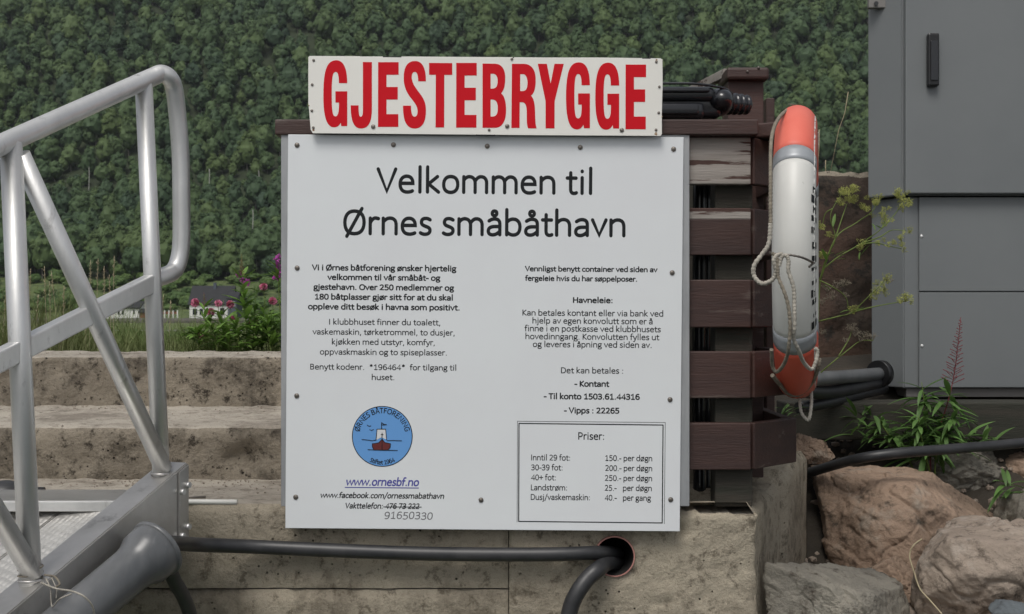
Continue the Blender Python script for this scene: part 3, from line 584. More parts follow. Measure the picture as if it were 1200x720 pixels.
t = empty('white_fence', W(190, 373, 305), 'short row of white posts by the shore left of the long white house', 'fence')
for i in range(5):
    p = W(188 + i * 5, 374, 305); box('post', p + Vector((-.15, -.15, 0)), p + Vector((.15, .15, 2.3)), M['house_white'], t)
p0 = W(188, 374, 305); p1 = W(208, 374, 305); box('rail', (p0.x, 305.2, p0.z + 1.3), (p1.x, 305.3, p0.z + 1.9), M['house_red'], t)

# ------------------------------------------------------------------ concrete steps and wall
CM = [M['concrete'], M['concrete_light']]; CD = [M['concrete_dark'], M['concrete_light']]  # second material paints the upward faces as lit, lighter than the fronts
t = empty('concrete_steps', (-2.0, 3.6, H - 2.4), 'three broad dirty concrete steps behind the gangway and the sign', 'steps')
z_a = W(0, 591, D0).z; z_b = W(0, 500, 1.147 * D0).z; z_c = W(0, 418, 1.395 * D0).z
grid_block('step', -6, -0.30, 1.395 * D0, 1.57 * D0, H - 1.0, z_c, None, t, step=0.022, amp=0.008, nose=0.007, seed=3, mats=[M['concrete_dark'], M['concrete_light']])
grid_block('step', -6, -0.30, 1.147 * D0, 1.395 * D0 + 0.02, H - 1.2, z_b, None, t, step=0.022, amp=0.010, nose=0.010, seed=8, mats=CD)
# bottom wall: cast panels with recessed joints, bored for the sleeve
wt = empty('concrete_wall', (0, 3.1, H - 2.4), 'stained concrete quay wall under the sign with a cable hole and board joints', 'wall')
def wall_panel(x0, x1, z0, z1, front, top_worn=False, hole=None, step=0.018, seed=0.0, D1=3.4):
    bm = bmesh.new(); nx = max(2, int((x1 - x0) / step)); nz = max(2, int((z1 - z0) / step)); g = {}
    hx, hz, hr = hole if hole else (0, 0, -1)
    for i in range(nx + 1):
        for j in range(nz + 1):
            x = x0 + (x1 - x0) * i / nx; z = z0 + (z1 - z0) * j / nz
            if hole:
                d = math.hypot(x - hx, z - hz)
                if d < hr + step and d > 1e-6:      # pull near points on to the rim
                    k = hr / d if d > hr - step * 0.7 else None
                    if k: x = hx + (x - hx) * k; z = hz + (z - hz) * k
            p = Vector((x, front, z)); e = min(i, nx - i, j, nz - j)
            p.y += rough(p, 0.005, 7, seed) + rough(p, 0.003, 30, seed + 2) + 0.03 * max(0.0, noise.fractal(p * 13 + Vector((seed, 0, 0)), 0.9, 2.0, 5) - 0.42) * (1.0 if e > 2 else 1.6)
            if e == 0: p.y += 0.0025
            if top_worn and j == nz: p.z += -0.012 + rough(p, 0.034, 11, seed); p.y += 0.025
            if top_worn and j == nz - 1: p.z += rough(p, 0.016, 11, seed); p.y += 0.010
            if top_worn and i == nx: p.x += rough(p, 0.012, 12, seed) - 0.004; p.y += 0.01
            g[i, j] = bm.verts.new(p)
    for i in range(nx):
        for j in range(nz):
            q = (g[i, j], g[i + 1, j], g[i + 1, j + 1], g[i, j + 1])
            if hole:
                c = sum((v.co for v in q), Vector()) / 4
                if math.hypot(c.x - hx, c.z - hz) < hr - 0.001: continue
            bm.faces.new(q).smooth = True
    # top and side returns
    bk = {}
    for i in range(nx + 1):
        c = g[i, nz].co; bk[i] = bm.verts.new((c.x, D1, z1 + rough(c, 0.006, 15, seed)))
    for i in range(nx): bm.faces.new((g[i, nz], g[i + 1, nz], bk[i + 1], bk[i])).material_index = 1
    for (i, s) in ((0, 1), (nx, -1)):
        col = [g[i, j] for j in range(nz + 1)]; b0 = [bm.verts.new((v.co.x, front + 0.12, v.co.z)) for v in col]
        for j in range(nz): bm.faces.new((col[j], col[j + 1], b0[j + 1], b0[j]))
    bmesh.ops.delete(bm, geom=[v for v in bm.verts if not v.link_faces], context='VERTS')
    return bm_obj('panel', bm, CM, wt)
zt = z_a; zj = W(0, 691, D0).z; xj = W(596, 0, D0).x; xr = W(890, 0, D0).x
hole = (W(720, 0, D0).x, W(0, 652, D0).z, 24.5 / F * D0)
wall_panel(-6, xj - 0.001, zj + 0.002, zt, D0 + 0.004, step=0.03, seed=1, D1=1.147 * D0 + 0.03)
wall_panel(-6, xj - 0.001, H - 2.0, zj - 0.002, D0 + 0.009, step=0.04, seed=2)
wall_panel(xj + 0.001, xr, H - 2.0, W(0, 594, D0).z, D0, True, hole, 0.012, 4, 3.9)
box('core', (-6, D0 + 0.14, H - 2.2), (hole[0] - 0.08, 3.35, zt - 0.03), M['concrete_dark'], wt)
box('core', (hole[0] + 0.08, D0 + 0.14, H - 2.2), (xr - 0.03, 3.35, zt - 0.03), M['concrete_dark'], wt)
# angled return of the wall, running back to the right
bm = bmesh.new(); a = Vector((xr - 0.012, D0 + 0.012, 0)); b = Vector((W(941, 0, 1.286 * D0).x, 1.286 * D0, 0)); g = {}
nx, nz = 60, 60; z_lo = H - 2.0
for i in range(nx + 1):
    for j in range(nz + 1):
        u = i / nx; p = a.lerp(b, u); ztop = W(0, 592, D0).z + 0.012 * math.sin(u * 9) * u + (0.028 if u > 0.52 else 0.0)
        p.z = z_lo + (ztop - z_lo) * j / nz
        q = rough(p, 0.003, 6, 20) + rough(p, 0.0015, 24, 21)
        if abs(u - 0.5) < 0.02: q -= 0.012
        if u > 0.52: q += 0.012
        p.x += q
        if j == nz: p.x -= 0.02; p.z += rough(p, 0.02, 12, 22)
        g[i, j] = bm.verts.new(p)
for i in range(nx):
    for j in range(nz): bm.faces.new((g[i, j], g[i + 1, j], g[i + 1, j + 1], g[i, j + 1])).smooth = True
bk = [bm.verts.new((-0.3, g[i, nz].co.y + 0.03, g[i, nz].co.z - 0.01)) for i in range(nx + 1)]
for i in range(nx): bm.faces.new((g[i, nz], g[i + 1, nz], bk[i + 1], bk[i]))
bk2 = [bm.verts.new((-0.3, b.y + 0.02, g[nx, j].co.z)) for j in range(nz + 1)]
for j in range(nz): bm.faces.new((g[nx, j], bk2[j], bk2[j + 1], g[nx, j + 1]))
bm_obj('return_face', bm, [M['concrete']], wt)
# sleeve in the hole
bm = bmesh.new(); hc = Vector((hole[0], 0, hole[1])); ri = hole[2] - 0.0045; ro = hole[2] - 0.001; N = 40
prof = [(ro, D0 + 0.05), (ro, D0 - 0.004), (ri, D0 - 0.004), (ri, D0 + 0.25)]
rg = [[bm.verts.new((hc.x + math.cos(6.2832 * k / N) * r_, y_, hc.z + math.sin(6.2832 * k / N) * r_)) for k in range(N)] for (r_, y_) in prof]
for s in range(3):
    for k in range(N):
        f = bm.faces.new((rg[s][k], rg[s][(k + 1) % N], rg[s + 1][(k + 1) % N], rg[s + 1][k])); f.material_index = 1 if s == 2 else 0
bm.faces.new(rg[3]).material_index = 1
bm_obj('pipe_sleeve', bm, [M['pink_pipe'], M['dark_hole']], wt)
# grit on the treads
V = []; Fc = []; rg_ = random.Random(5)
for i in range(900):
    k = rg_.random()
    if k < 0.6: yy = 1.147 * D0 - abs(rg_.gauss(0, 0.12)) - 0.005; zz = z_a
    elif k < 0.8: yy = 1.395 * D0 - abs(rg_.gauss(0, 0.15)) - 0.005; zz = z_b
    else: yy = 1.5 * D0 + rg_.uniform(-.1, .1); zz = z_c
    if yy < D0 + 0.02: continue
    x = rg_.uniform(-2.4, -0.35); s = rg_.uniform(0.001, 0.0038) * (1.5 if rg_.random() < .1 else 1); b = len(V)
    for d in ((1, 0, 0), (-1, 0, 0), (0, 1, 0), (0, -1, 0), (0, 0, 1), (0, 0, -1)): V.append((x + d[0] * s * rg_.uniform(.7, 1.3), yy + d[1] * s, zz + s * .5 + d[2] * s * .8))
    for f in ((0, 2, 4), (2, 1, 4), (1, 3, 4), (3, 0, 4), (2, 0, 5), (1, 2, 5), (3, 1, 5), (0, 3, 5)): Fc.append(tuple(b + q for q in f))
me = bpy.data.meshes.new('grit'); me.from_pydata(V, [], Fc); o = link('grit', me, M['gravel']); tag(o, 'loose grit and small pebbles lying on the concrete treads', 'grit', kind='stuff')

# ------------------------------------------------------------------ timber slat enclosure
YF = D0 - 0.005     # front face of the slats
ct = empty('slatted_enclosure', (0.1, 3.3, z_a), 'dark brown slatted timber enclosure behind the white sign, with peeling boards', 'enclosure')
XL = W(336, 0, YF).x; XR = W(880, 0, YF).x
def plank(x0, x1, y0, y1, z0, z1, m, name='slat'):
    return box(name, (x0, y0, z0), (x1, y1, z1), m, ct, bev=0.003)
rows = [(161, 216), (244, 299), (328, 384), (412, 467), (496, 551)]
zb = [(W(0, b_, YF).z, W(0, a_, YF).z) for a_, b_ in rows]
CXe = W(930, 0, 1.050 * YF); CXu = W(922, 0, 1.042 * YF)
for i, (z0, z1) in enumerate(zb):
    if i == 1:
        bm = bmesh.new(); zc = z1 - 0.028
        box_bm(bm, (XL, YF, z0), (XR, YF + 0.028, zc), 0.002); nf = len(bm.faces)
        box_bm(bm, (XL, YF + 0.001, zc), (XR, YF + 0.0275, z1), 0.002)
        bm.faces.ensure_lookup_table()
        for f in bm.faces[nf:]: f.material_index = 1
        o = bm_obj('slat', bm, [M['wood'], M['wood_grey']], ct); o['label'] = 'brown board with a grey peeled strip along its top edge'
    else:
        o = plank(XL, XR, YF, YF + 0.028, z0, z1, M['wood_grey'] if i == 0 else M['wood'])
        if i == 0: o['label'] = 'top board peeled to bare grey wood'
    e = CXe if i == 4 else CXu
    a = Vector((XR + 0.001, YF + 0.016, (z0 + z1) / 2)); b = Vector((e.x, e.y + 0.012, (z0 + z1) / 2))
    beam('corner_slat', a, b, 0.026, z1 - z0 - 0.001, M['wood'], ct, 0.003)
    # side boards running straight back, and rear boards
    box('side_slat', (e.x - 0.03, e.y + 0.03, z0), (e.x - 0.004, 4.05, z1), M['wood'], ct, 0.003)
    box('side_slat', (XL, YF + 0.032, z0), (XL + 0.026, 4.05, z1), M['wood'], ct, 0.003)
    box('rear_slat', (XL + 0.03, 4.06, z0 - 0.03), (e.x, 4.086, z1 + 0.03), M['wood_dark'], ct, 0.003)
box('dark_gap_sheet', (XL + 0.05, 3.55, z_a + 0.01), (0.64, 3.56, W(0, 165, YF).z), M['wood_dark'], ct)  # dark sheet added inside so the gaps between slats look unlit
# posts
def post(px0, px1, pyt, pyb, D, m=M['wood'], dy=0.07, name='post'):
    a = W(px0, pyb, D); b = W(px1, pyt, D); return box(name, (a.x, D, a.z), (b.x, D + dy, b.z), m, ct, 0.003)
post(838, 882, 165, 594, YF + 0.032, M['wood_dark'])
post(345, 385, 165, 592, YF + 0.032, M['wood_dark'])
post(580, 620, 165, 592, YF + 0.032, M['wood_dark'])
post(853, 895, 92, 560, 3.28, M['wood'], 0.09)
post(898, 908, 115, 560, 3.52, M['wood'], 0.09)
# cap board round the top, front piece with underside batten
zc0 = W(0, 158, YF - 0.03).z; zc1 = W(0, 140, YF - 0.03).z
plank(W(322, 0, YF - .03).x, W(889, 0, YF - .03).x, YF - 0.03, YF + 0.10, zc0, zc1, M['wood'], 'cap_board')
beam('cap_board', (W(889, 0, YF - .03).x + 0.002, YF + 0.03, (zc0 + zc1) / 2), (W(905, 0, 3.1).x + 0.02, 3.1, (zc0 + zc1) / 2), 0.11, zc1 - zc0 - 0.002, M['wood'], ct, 0.004)
plank(W(333, 0, YF).x, W(880, 0, YF).x, YF - 0.003, YF + 0.02, W(0, 160.3, YF).z, zc0 - 0.0005, M['wood'], 'batten')
# post cap and sloping rail
a = W(852, 93, 3.25); b = W(902, 78.5, 3.25)
bm = bmesh.new(); box_bm(bm, (a.x, 3.25, a.z), (b.x, 3.40, b.z), 0.008); bm_obj('post_cap', bm, M['wood'], ct)
beam('top_rail', W(852, 86, 3.32) , W(800, 112, 3.75), 0.022, 0.026, M['wood_grey'], ct)
for (px, py) in ((876, 84), (889, 79.5)):
    p = W(px, py, 3.249); bm = bmesh.new(); bmesh.ops.create_uvsphere(bm, u_segments=8, v_segments=5, radius=0.004, matrix=Matrix.Translation(p)); bm_obj('screw', bm, M['steel'], ct)
# glossy black conduits standing inside
for (px, D, r) in ((820, 3.1, 0.018), (828, 3.12, 0.012), (848, 3.16, 0.016)):
    o = tube('conduit', [W(px, 590, D), W(px - 1, 420, D), W(px, 168, D)], r, M['black_plastic'], ct, 10)
tube('white_cable', [W(838, 300, 3.0), W(838.5, 230, 3.0), W(838, 218, 3.0)], 0.0012, M['alu_sheet'], ct, 6)

# black plastic housing on the cap
bt = empty('black_housing', W(800, 139, 3.02), 'glossy black plastic housing with ribbed bellows end lying on the timber cap', 'housing')
def lobe(px0, px1, py0, py1, D, dep, name, parent, r=0.012):
    a = W(px0, py1, D); b = W(px1, py0, D); bm = bmesh.new(); box_bm(bm, (a.x, D, a.z), (b.x, D + dep, b.z), r * 0.7)
    o = bm_obj(name, bm, M['black_plastic'], parent, True); return o
lobe(690, 838, 101, 118, 3.00, 0.16, 'upper_shell', bt, 0.016)
lobe(690, 826, 119.5, 138.6, 2.995, 0.16, 'lower_shell', bt, 0.016)
lobe(690, 846, 103, 137.5, 3.015, 0.14, 'core_shell', bt, 0.02)
lobe(700, 819, 121, 134, 2.985, 0.02, 'moulded_panel', bt, 0.006)
lobe(700, 832, 103, 108, 2.99, 0.02, 'moulded_rim', bt, 0.005)
tube('lid_edge', [W(690, 98.5, 2.99), W(790, 98, 2.99), W(815, 98.5, 2.99), W(835, 101, 3.0), W(850, 104.5, 3.02), W(858, 110, 3.05)], 0.0035, M['black_plastic'], bt, 8)
bm = bmesh.new(); bmesh.ops.create_uvsphere(bm, u_segments=24, v_segments=14, radius=1, matrix=Matrix.Translation(W(842, 120.5, 3.06)) @ Matrix.Diagonal((0.040, 0.075, 0.036, 1))); bm_obj('end_bulge', bm, M['black_plastic'], bt, True)
bm = bmesh.new(); pp = []; rr = []
for k in range(41):
    u = k / 40; pp.append(W(846, 121, 3.07).lerp(W(879, 123.5, 3.10), u)); rr.append((0.029 - 0.005 * u * u) + 0.0018 * math.sin(u * 5 * 6.283) - (0.014 * max(0, u - .9) * 10 * .8))
tube_bm(bm, pp, rr, 24); bm_obj('bellows', bm, M['black_plastic'], bt, True)

# ------------------------------------------------------------------ main sign
DS = YF - 0.030
st = empty('information_sign', W(567, 619, DS), 'large square white information board headed Velkommen til, screwed to the timber enclosure', 'sign')
a = W(330, 593, DS + 0.014); b = W(807.5, 157.5, DS + 0.014)
box('backing_sheet', (a.x, DS + 0.006, a.z), (b.x, DS + 0.026, b.z), M['alu_sheet'], st, 0.0015)
def slab(name, corners, D, th, m, parent, bev=0.0008):
    bm = bmesh.new(); f = [bm.verts.new(W(x, y, D)) for x, y in corners]; bk = [bm.verts.new(W(x, y, D) + Vector((0, th, 0))) for x, y in corners]
    n = len(f); bm.faces.new(list(reversed(f))); bm.faces.new(bk)
    for i in range(n): bm.faces.new((f[i], f[(i + 1) % n], bk[(i + 1) % n], bk[i]))
    bmesh.ops.recalc_face_normals(bm, faces=bm.faces)
    if bev: bmesh.ops.bevel(bm, geom=[e for e in bm.edges if all(abs(v.co.y - D) < 1e-6 for v in e.verts)], offset=bev, segments=1, affect='EDGES')
    return bm_obj(name, bm, m, parent)
slab('panel', [(337.6, 157.7), (801.2, 161.0), (796.6, 623.0), (334.3, 619.2)], DS, 0.005, M['board'], st)
DT = DS
text_obj('heading', [("Velkommen til", 441, 694, 226.6, 46.5), ("Ørnes småbåthavn", 402, 733, 275.6, 46.5)], M['black_ink'], st, DT, weight=4.6)
text_obj('bold_text_line', [
 ("Vi i Ørnes båtforening ønsker hjertelig", 365.4, 534.9, 316.9, 10.2), ("velkommen til vår småbåt- og", 383.6, 516.1, 328.2, 10.2),
 ("gjestehavn. Over 250 medlemmer og", 367.2, 532.2, 339.6, 10.2), ("180 båtplasser gjør sitt for at du skal", 369, 530.7, 351.1, 10.2),
 ("oppleve ditt besøk i havna som positivt.", 360.9, 538.6, 362.6, 10.2),
 ("Vennligst benytt container ved siden av", 615.1, 770.6, 318.0, 9.2), ("fergeleie hvis du har søppelposer.", 615.1, 746.6, 329.2, 9.2),
 ("Havneleie:", 671.4, 717.8, 355.1, 10.2), ("- Kontant", 673, 714.1, 453.2, 10.4), ("- Til konto 1503.61.44316", 637, 749.8, 467.8, 10.4), ("- Vipps : 22265", 660.7, 725.8, 484.4, 10.4)],
 M['black_ink'], st, DT, weight=6.9)
text_obj('plain_text_line', [
 ("I klubbhuset finner du toalett,", 385.7, 515.9, 380.6, 10.4), ("vaskemaskin, tørketrommel, to dusjer,", 366.2, 532.8, 392.2, 10.4), ("kjøkken med utstyr, komfyr,", 388.9, 509.5, 404.0, 10.4),
 ("oppvaskmaskin og to spiseplasser.", 374.9, 523.5, 415.7, 10.4), ("Benytt kodenr.  *196464*  for tilgang til", 363.5, 534.6, 433.2, 10.4), ("huset.", 435.6, 462, 445.6, 10.4),
 ("Kan betales kontant eller via bank ved", 612.2, 777.2, 370.0, 10.8), ("hjelp av egen konvolutt som er å", 623.9, 764.8, 379.3, 10.8), ("finne i en postkasse ved klubbhusets", 614.6, 774.3, 388.4, 10.8),
 ("hovedinngang. Konvolutten fylles ut", 615.7, 772.7, 397.7, 10.8), ("og leveres i åpning ved siden av.", 624.4, 763.5, 406.9, 10.8), ("Det kan betales :", 657.4, 730.2, 437.6, 10.8)],
 M['black_ink'], st, DT, weight=4.9)
text_obj('web_address', [("www.ornesbf.no", 404.7, 490.5, 569.2, 14.3)], M['blue_ink'], st, DT, weight=6.2, slant=0.18)
px_strokes('underline', [[(404.5, 571.4), (490.5, 572.1)]], 0.55, M['blue_ink'], st, DT)
text_obj('contact_text_line', [("www.facebook.com/ornessmabathavn", 374.9, 520.1, 583.6, 10.0), ("Vakttelefon: 476 73 222", 403.9, 491, 596.0, 10.0)], M['black_ink'], st, DT, weight=6.2, slant=0.18)
px_strokes('strike_line', [[(449.5, 594.2), (493.7, 594.4)]], 0.45, M['black_ink'], st, DT, 0.0006)
text_obj('handwritten_number', [("91650330", 450, 506.5, 608.5, 13.6)], M['pencil'], st, DT, weight=4.0, slant=0.12, jitter=4)
text_obj('price_text_line', [
 ("Priser:", 677.6, 707.9, 515.5, 13.6), ("Inntil 29 fot:", 622.4, 668, 539.7, 10.6), ("150.- per døgn", 709.3, 764.3, 540.4, 10.6), ("30-39 fot:", 622.4, 659.2, 551.3, 10.6), ("200.- per døgn", 709.3, 764.3, 552.1, 10.6),
 ("40+ fot:", 622.2, 651.4, 563.0, 10.6), ("250.- per døgn", 708.8, 764.2, 563.8, 10.6), ("Landstrøm:", 622.1, 664.4, 574.8, 10.6), ("25.-", 708.8, 722.7, 575.4, 10.6), ("per døgn", 730, 763.8, 575.5, 10.6),
 ("Dusj/vaskemaskin:", 622, 691.1, 586.0, 10.6), ("40.-", 708.6, 722.8, 586.8, 10.6), ("per gang", 730, 762.9, 587.0, 10.6)], M['black_ink'], st, DT, weight=5.0)
px_strokes('price_frame', [[(608.2, 496.4), (777.0, 498.3)], [(777.0, 498.3), (776.0, 613.0)], [(776.0, 613.0), (607.8, 611.2)], [(607.8, 611.2), (608.2, 496.4)]], 0.62, M['black_ink'], st, DT)
px_strokes('price_frame_outer_line', [[(606.4, 493.8), (779.6, 495.3)], [(779.6, 495.3), (778.5, 614.0)], [(606.4, 493.8), (606.0, 612.0)]], 0.3, M['grey_ink'], st, DT)  # thin grey printed line outside the black frame
# emblem
cxp, cyp, cr = 448.0, 511.6, 35.6
circ = lambda r_, n=72, cx=cxp, cy=cyp, sy=1.0: [(cx + r_ * math.cos(6.2832 * k / n), cy + r_ * sy * math.sin(6.2832 * k / n)) for k in range(n)]
lg = px_fill('emblem', [circ(cr)], M['black_ink'], st, DT, 0.0003, 0.0001)
px_fill('blue_disc', [circ(cr - 1.0)], M['logo_blue'], lg, DT, 0.0003, 0.0004)
def emb(x, y): return (400 + x / 8.47, 470 + y / 8.47)
px_fill('sail', [[emb(*q) for q in ((355, 280), (440, 280), (450, 385), (400, 360), (345, 388))]], M['logo_white'], lg, DT, 0.0003, 0.0008)
px_fill('hull', [[emb(*q) for q in ((308, 425), (330, 418), (372, 415), (405, 375), (432, 412), (470, 420), (490, 425), (484, 465), (462, 487), (325, 487), (308, 455))]], M['logo_red'], lg, DT, 0.0003, 0.0011)
E_ = lambda *q: [emb(*z) for z in q]
px_strokes('emblem_lines', [E_((205, 382), (260, 388), (310, 395), (345, 388)), E_((455, 395), (520, 392), (598, 396)), E_((265, 483), (400, 489), (558, 491)), E_((400, 278), (400, 215)), E_((400, 215), (425, 232), (448, 234)), E_((448, 236), (402, 238)),
  E_((355, 280), (440, 280)), E_((440, 280), (450, 385)), E_((355, 280), (345, 385)), E_((405, 318), (405, 480)), E_((395, 335), (416, 335)), E_((308, 425), (372, 415), (405, 378), (432, 412), (490, 425)), E_((308, 425), (308, 455), (325, 487), (462, 487), (484, 465), (490, 425)),
  E_((258, 240), (275, 252), (293, 248)), E_((282, 285), (300, 292), (320, 284))], 0.42, M['black_ink'], lg, DT, 0.0015)
def arc_text(text, r_, a0, a1, em, inside, name):
    V = []; Fc = []; adv = 0; gl = []
    for ch in text: a_, p_ = GL[ch]; gl.append((adv, a_, parse(p_) if p_ else [])); adv += a_
    for (ox, wd, ss) in gl:
        t_ = (ox + wd / 2) / adv; an = R(a0 + (a1 - a0) * t_); k = em / 100
        for s in ss:
            def fn(x, y, zz):
                lx = (x - wd / 2) * k * 0.92; ly = y * k
                if inside: rad = r_ + ly; px = cxp + math.sin(an) * rad + math.cos(an) * lx; py = cyp - math.cos(an) * rad + math.sin(an) * lx
                else: rad = r_ - ly; px = cxp + math.sin(an) * rad + math.cos(an) * lx * 1; py = cyp + math.cos(an) * rad - math.sin(an) * lx
                p = W(px, py, DT); p.y -= 0.0009 + zz; return p
            ribbon(V, Fc, s, 5.6, fn, 0.0002, 2)
    me = bpy.data.meshes.new(name); me.from_pydata([tuple(v) for v in V], [], Fc); link(name, me, M['black_ink'], lg)
arc_text("ØRNES BÅTFORENING", 27.2, -79, 79, 9.6, True, 'emblem_name')
arc_text("Stiftet 1964", 33.0, -27, 27, 8.0, False, 'emblem_founding_year')
# screws
def screw_bm(r_=0.006):
    bm = bmesh.new()
    bmesh.ops.create_uvsphere(bm, u_segments=12, v_segments=6, radius=r_, matrix=Matrix.Diagonal((1, 0.45, 1, 1)))
    bmesh.ops.create_cone(bm, segments=12, radius1=r_ * 1.15, radius2=r_ * 1.15, depth=0.001, cap_ends=True, matrix=Matrix.Rotation(R(90), 4, 'X'))
    me = bpy.data.meshes.new('screw'); bm.to_mesh(me); bm.free(); me.materials.append(M['steel']); return me
SCM = screw_bm()
def screws(lst, D, parent, s=1.0):
    for (x, y) in lst:
        o = bpy.data.objects.new('screw', SCM); SC.collection.objects.link(o); o.parent = parent; o.location = W(x, y, D - 0.0012) - origin(parent); o.scale = (s, s, s)
screws([(348, 170.2), (461, 169.8), (571, 171.5), (680, 172.9), (789.4, 175), (348.2, 314.3), (347.7, 464), (346.5, 582.8), (787.8, 319.8), (785.2, 468.5), (786, 585.7), (563.7, 586.2)], DS, st, 0.92)

# ------------------------------------------------------------------ GJESTEBRYGGE sign
DG = YF - 0.050
gt = empty('harbour_name_sign', W(569, 158, DG), 'long cream sign reading GJESTEBRYGGE in tall red capitals above the main board', 'sign')
slab('panel', [(363, 65.8), (420, 66.0), (424, 66.4), (470, 66.4), (560, 67.0), (600, 67.2), (640, 67.6), (700, 67.6), (774, 68.6), (776.4, 70), (776.6, 100), (775.6, 135), (775.8, 157), (774.5, 159.6), (640, 158.8), (500, 157.6), (366.4, 156.4), (364.0, 152), (362.2, 130), (361.3, 123), (361.2, 90), (361.3, 67)], DG, 0.004, M['board2'], gt, 0.0006)
GG = "M211 215L155 215C155 165 150 140 132 140C112 140 107 185 107 290C107 400 112 438 132 438C150 438 156 410 156 345L132 345L132 270L211 270L211 503L171 503L168 480C155 503 142 511 122 511C70 511 51 430 51 300C51 140 70 62 137 62C190 62 210 120 211 215"
EE = "M418 75L555 75L555 159L474 159L474 241L549 241L549 325L474 325L474 423L553 423L553 508L417 508"
def red(path, ox, dx=0, dy=0):
    cs = [[(ox + (x + dx) / 5.714, 60 + (y + dy) / 5.714) for x, y in c] for c in parse(path, 10)]
    px_fill('letter', cs, M['red'], gt, DG, 0.0005, 0.0)
red(GG, 370)
red("M234 364L287 364C287 420 290 440 302 440C314 440 316 420 316 390L316 74L376 74L376 390C376 480 350 519 304 519C255 519 234 470 234 364", 370)
red(EE, 370)
red("M738 203L686 203C686 160 678 140 663 140C648 140 643 155 643 172C643 215 665 240 690 275C720 315 738 340 738 400C738 480 710 519 663 519C610 519 584 475 584 366L638 366C638 415 645 440 662 440C676 440 682 425 682 405C682 370 665 350 640 318C608 277 589 240 589 180C589 105 615 67 665 67C715 67 738 115 738 203", 370)
red("M759 80L914 81L914 160L861 160L860 512L802 512L804 159L759 159", 370)
red(EE, 370, 523, 5)
red("M-26 84L60 85C105 88 126 125 126 180C126 230 118 265 98 283C122 300 132 345 132 395C132 470 105 512 62 514L-26 514|M28 152L40 152C65 152 75 170 75 200C75 235 65 252 40 252L28 252|M28 325L40 325C67 325 76 350 76 382C76 420 67 439 40 439L28 439", 570)
red("M171 86L250 86C300 86 330 125 330 190C330 250 320 285 298 298C318 320 324 350 326 410C327 470 330 500 336 518L280 518C270 500 270 470 270 420C270 360 262 343 235 343L223 343L222 515L167 515|M226 155L245 155C265 155 275 180 275 212C275 250 265 268 245 268L226 268", 570)
red("M344 86L405 86L430 218L456 86L518 86L457 335L456 518L396 518L396 335", 570)
red(GG, 570, 482, 14); red(GG, 570, 678, 16)
red(EE, 570, 514, 16)
screws([(367.5, 70.8), (365.8, 99.3), (365.4, 129.9), (367.2, 149.7), (573.2, 152.4), (599.8, 69.6), (769.2, 72.6), (772.7, 102), (772, 132.3), (768.8, 152.4)], DG, gt, 0.5)
screws([(437.3, 148.6), (594.3, 148), (728.7, 152.7)], DG, gt, 0.8)
RU = mat('rust_stain', (0.22, 0.10, 0.05), 0.8, col2=(0.5, 0.42, 0.3), scale=90)
for (x, y, r_) in ((768.6, 157, 2.0), (367.2, 152.5, 1.6), (361.9, 124, 0.9), (775.8, 137, 0.8), (769.5, 70.6, 1.5)):
    rr_ = random.Random(int(x)); px_fill('rust_spot', [[(x + r_ * rr_.uniform(.6, 1.1) * math.cos(6.2832 * k / 14), y + r_ * rr_.uniform(.6, 1.2) * math.sin(6.2832 * k / 14)) for k in range(14)]], RU, gt, DG, 0.0002, 0.0)
px_strokes('edge_chip', [[(599.8, 69.5), (602.0, 67.4)], [(449, 66.7), (470, 66.9)], [(753, 68.5), (762, 68.6)], [(558, 158.4), (580, 158.5)]], 0.5, M['black_ink'], gt, DG, 0.0001)
# thick backing of the long sign
beam('backing_rail', W(375, 110, DG + 0.030), W(762, 112, DG + 0.030), 0.045, 0.04, M['wood_dark'], gt)

# ------------------------------------------------------------------ lifebuoy
RC = 0.326; RT = 0.0505
Pn = W(929.5, 0, 2.64); Pf = W(938.5, 0, 3.36)
bc = Vector(((Pn.x + Pf.x) / 2, (2.64 + 3.36) / 2, W(0, 296.5, 3.0).z)); dirn = Vector((Pf.x - Pn.x, 3.36 - 2.64, 0)).normalized(); side = Vector((dirn.y, -dirn.x, 0))
lt = empty('lifebuoy', bc - Vector((0, 0, RC + RT)), 'orange and white ring lifebuoy hung edge-on on the corner of the slats', 'lifebuoy')
def ring_pt(phi, psi, r_=RT, ex=1.0):
    """phi round the ring (0 = towards camera, 90 = top), psi round the tube (0 = outward, 90 = right face)"""
    e = -dirn * math.cos(phi) + Vector((0, 0, 1)) * math.sin(phi)
    return bc + e * (RC + r_ * 1.05 * math.cos(psi)) + side * (r_ * math.sin(psi) * ex)
def arc_part(name, p0, p1, m, r_=RT):
    bm = bmesh.new(); n = max(3, int(abs(p1 - p0) / 3)); ns = 32; rs = []
    for i in range(n + 1):
        ph = R(p0 + (p1 - p0) * i / n); rs.append([bm.verts.new(ring_pt(ph, 2 * math.pi * k / ns, r_ * (1 + 0.006 * noise.noise(Vector((ph * 4, k * .4, 1)))))) for k in range(ns)])
    for i in range(n):
        for k in range(ns): bm.faces.new((rs[i][k], rs[i][(k + 1) % ns], rs[i + 1][(k + 1) % ns], rs[i + 1][k])).smooth = True
    bm.faces.new(rs[0]); bm.faces.new(list(reversed(rs[-1]))); bmesh.ops.recalc_face_normals(bm, faces=bm.faces)
    return bm_obj(name, bm, m, lt)
arc_part('orange_section', 39, 141, M['orange'], RT * 1.006)
arc_part('white_section', -36, 34, M['buoy_white'])
arc_part('orange_section', -138, -42, M['orange_deep'], RT * 1.006)
arc_part('white_section', 146, 216, M['buoy_white'])
for a0, a1 in ((33, 39.5), (140.5, 147), (-42.5, -35), (-145, -137.5)): arc_part('reflective_band', a0, a1, M['reflect'], RT * 1.012)
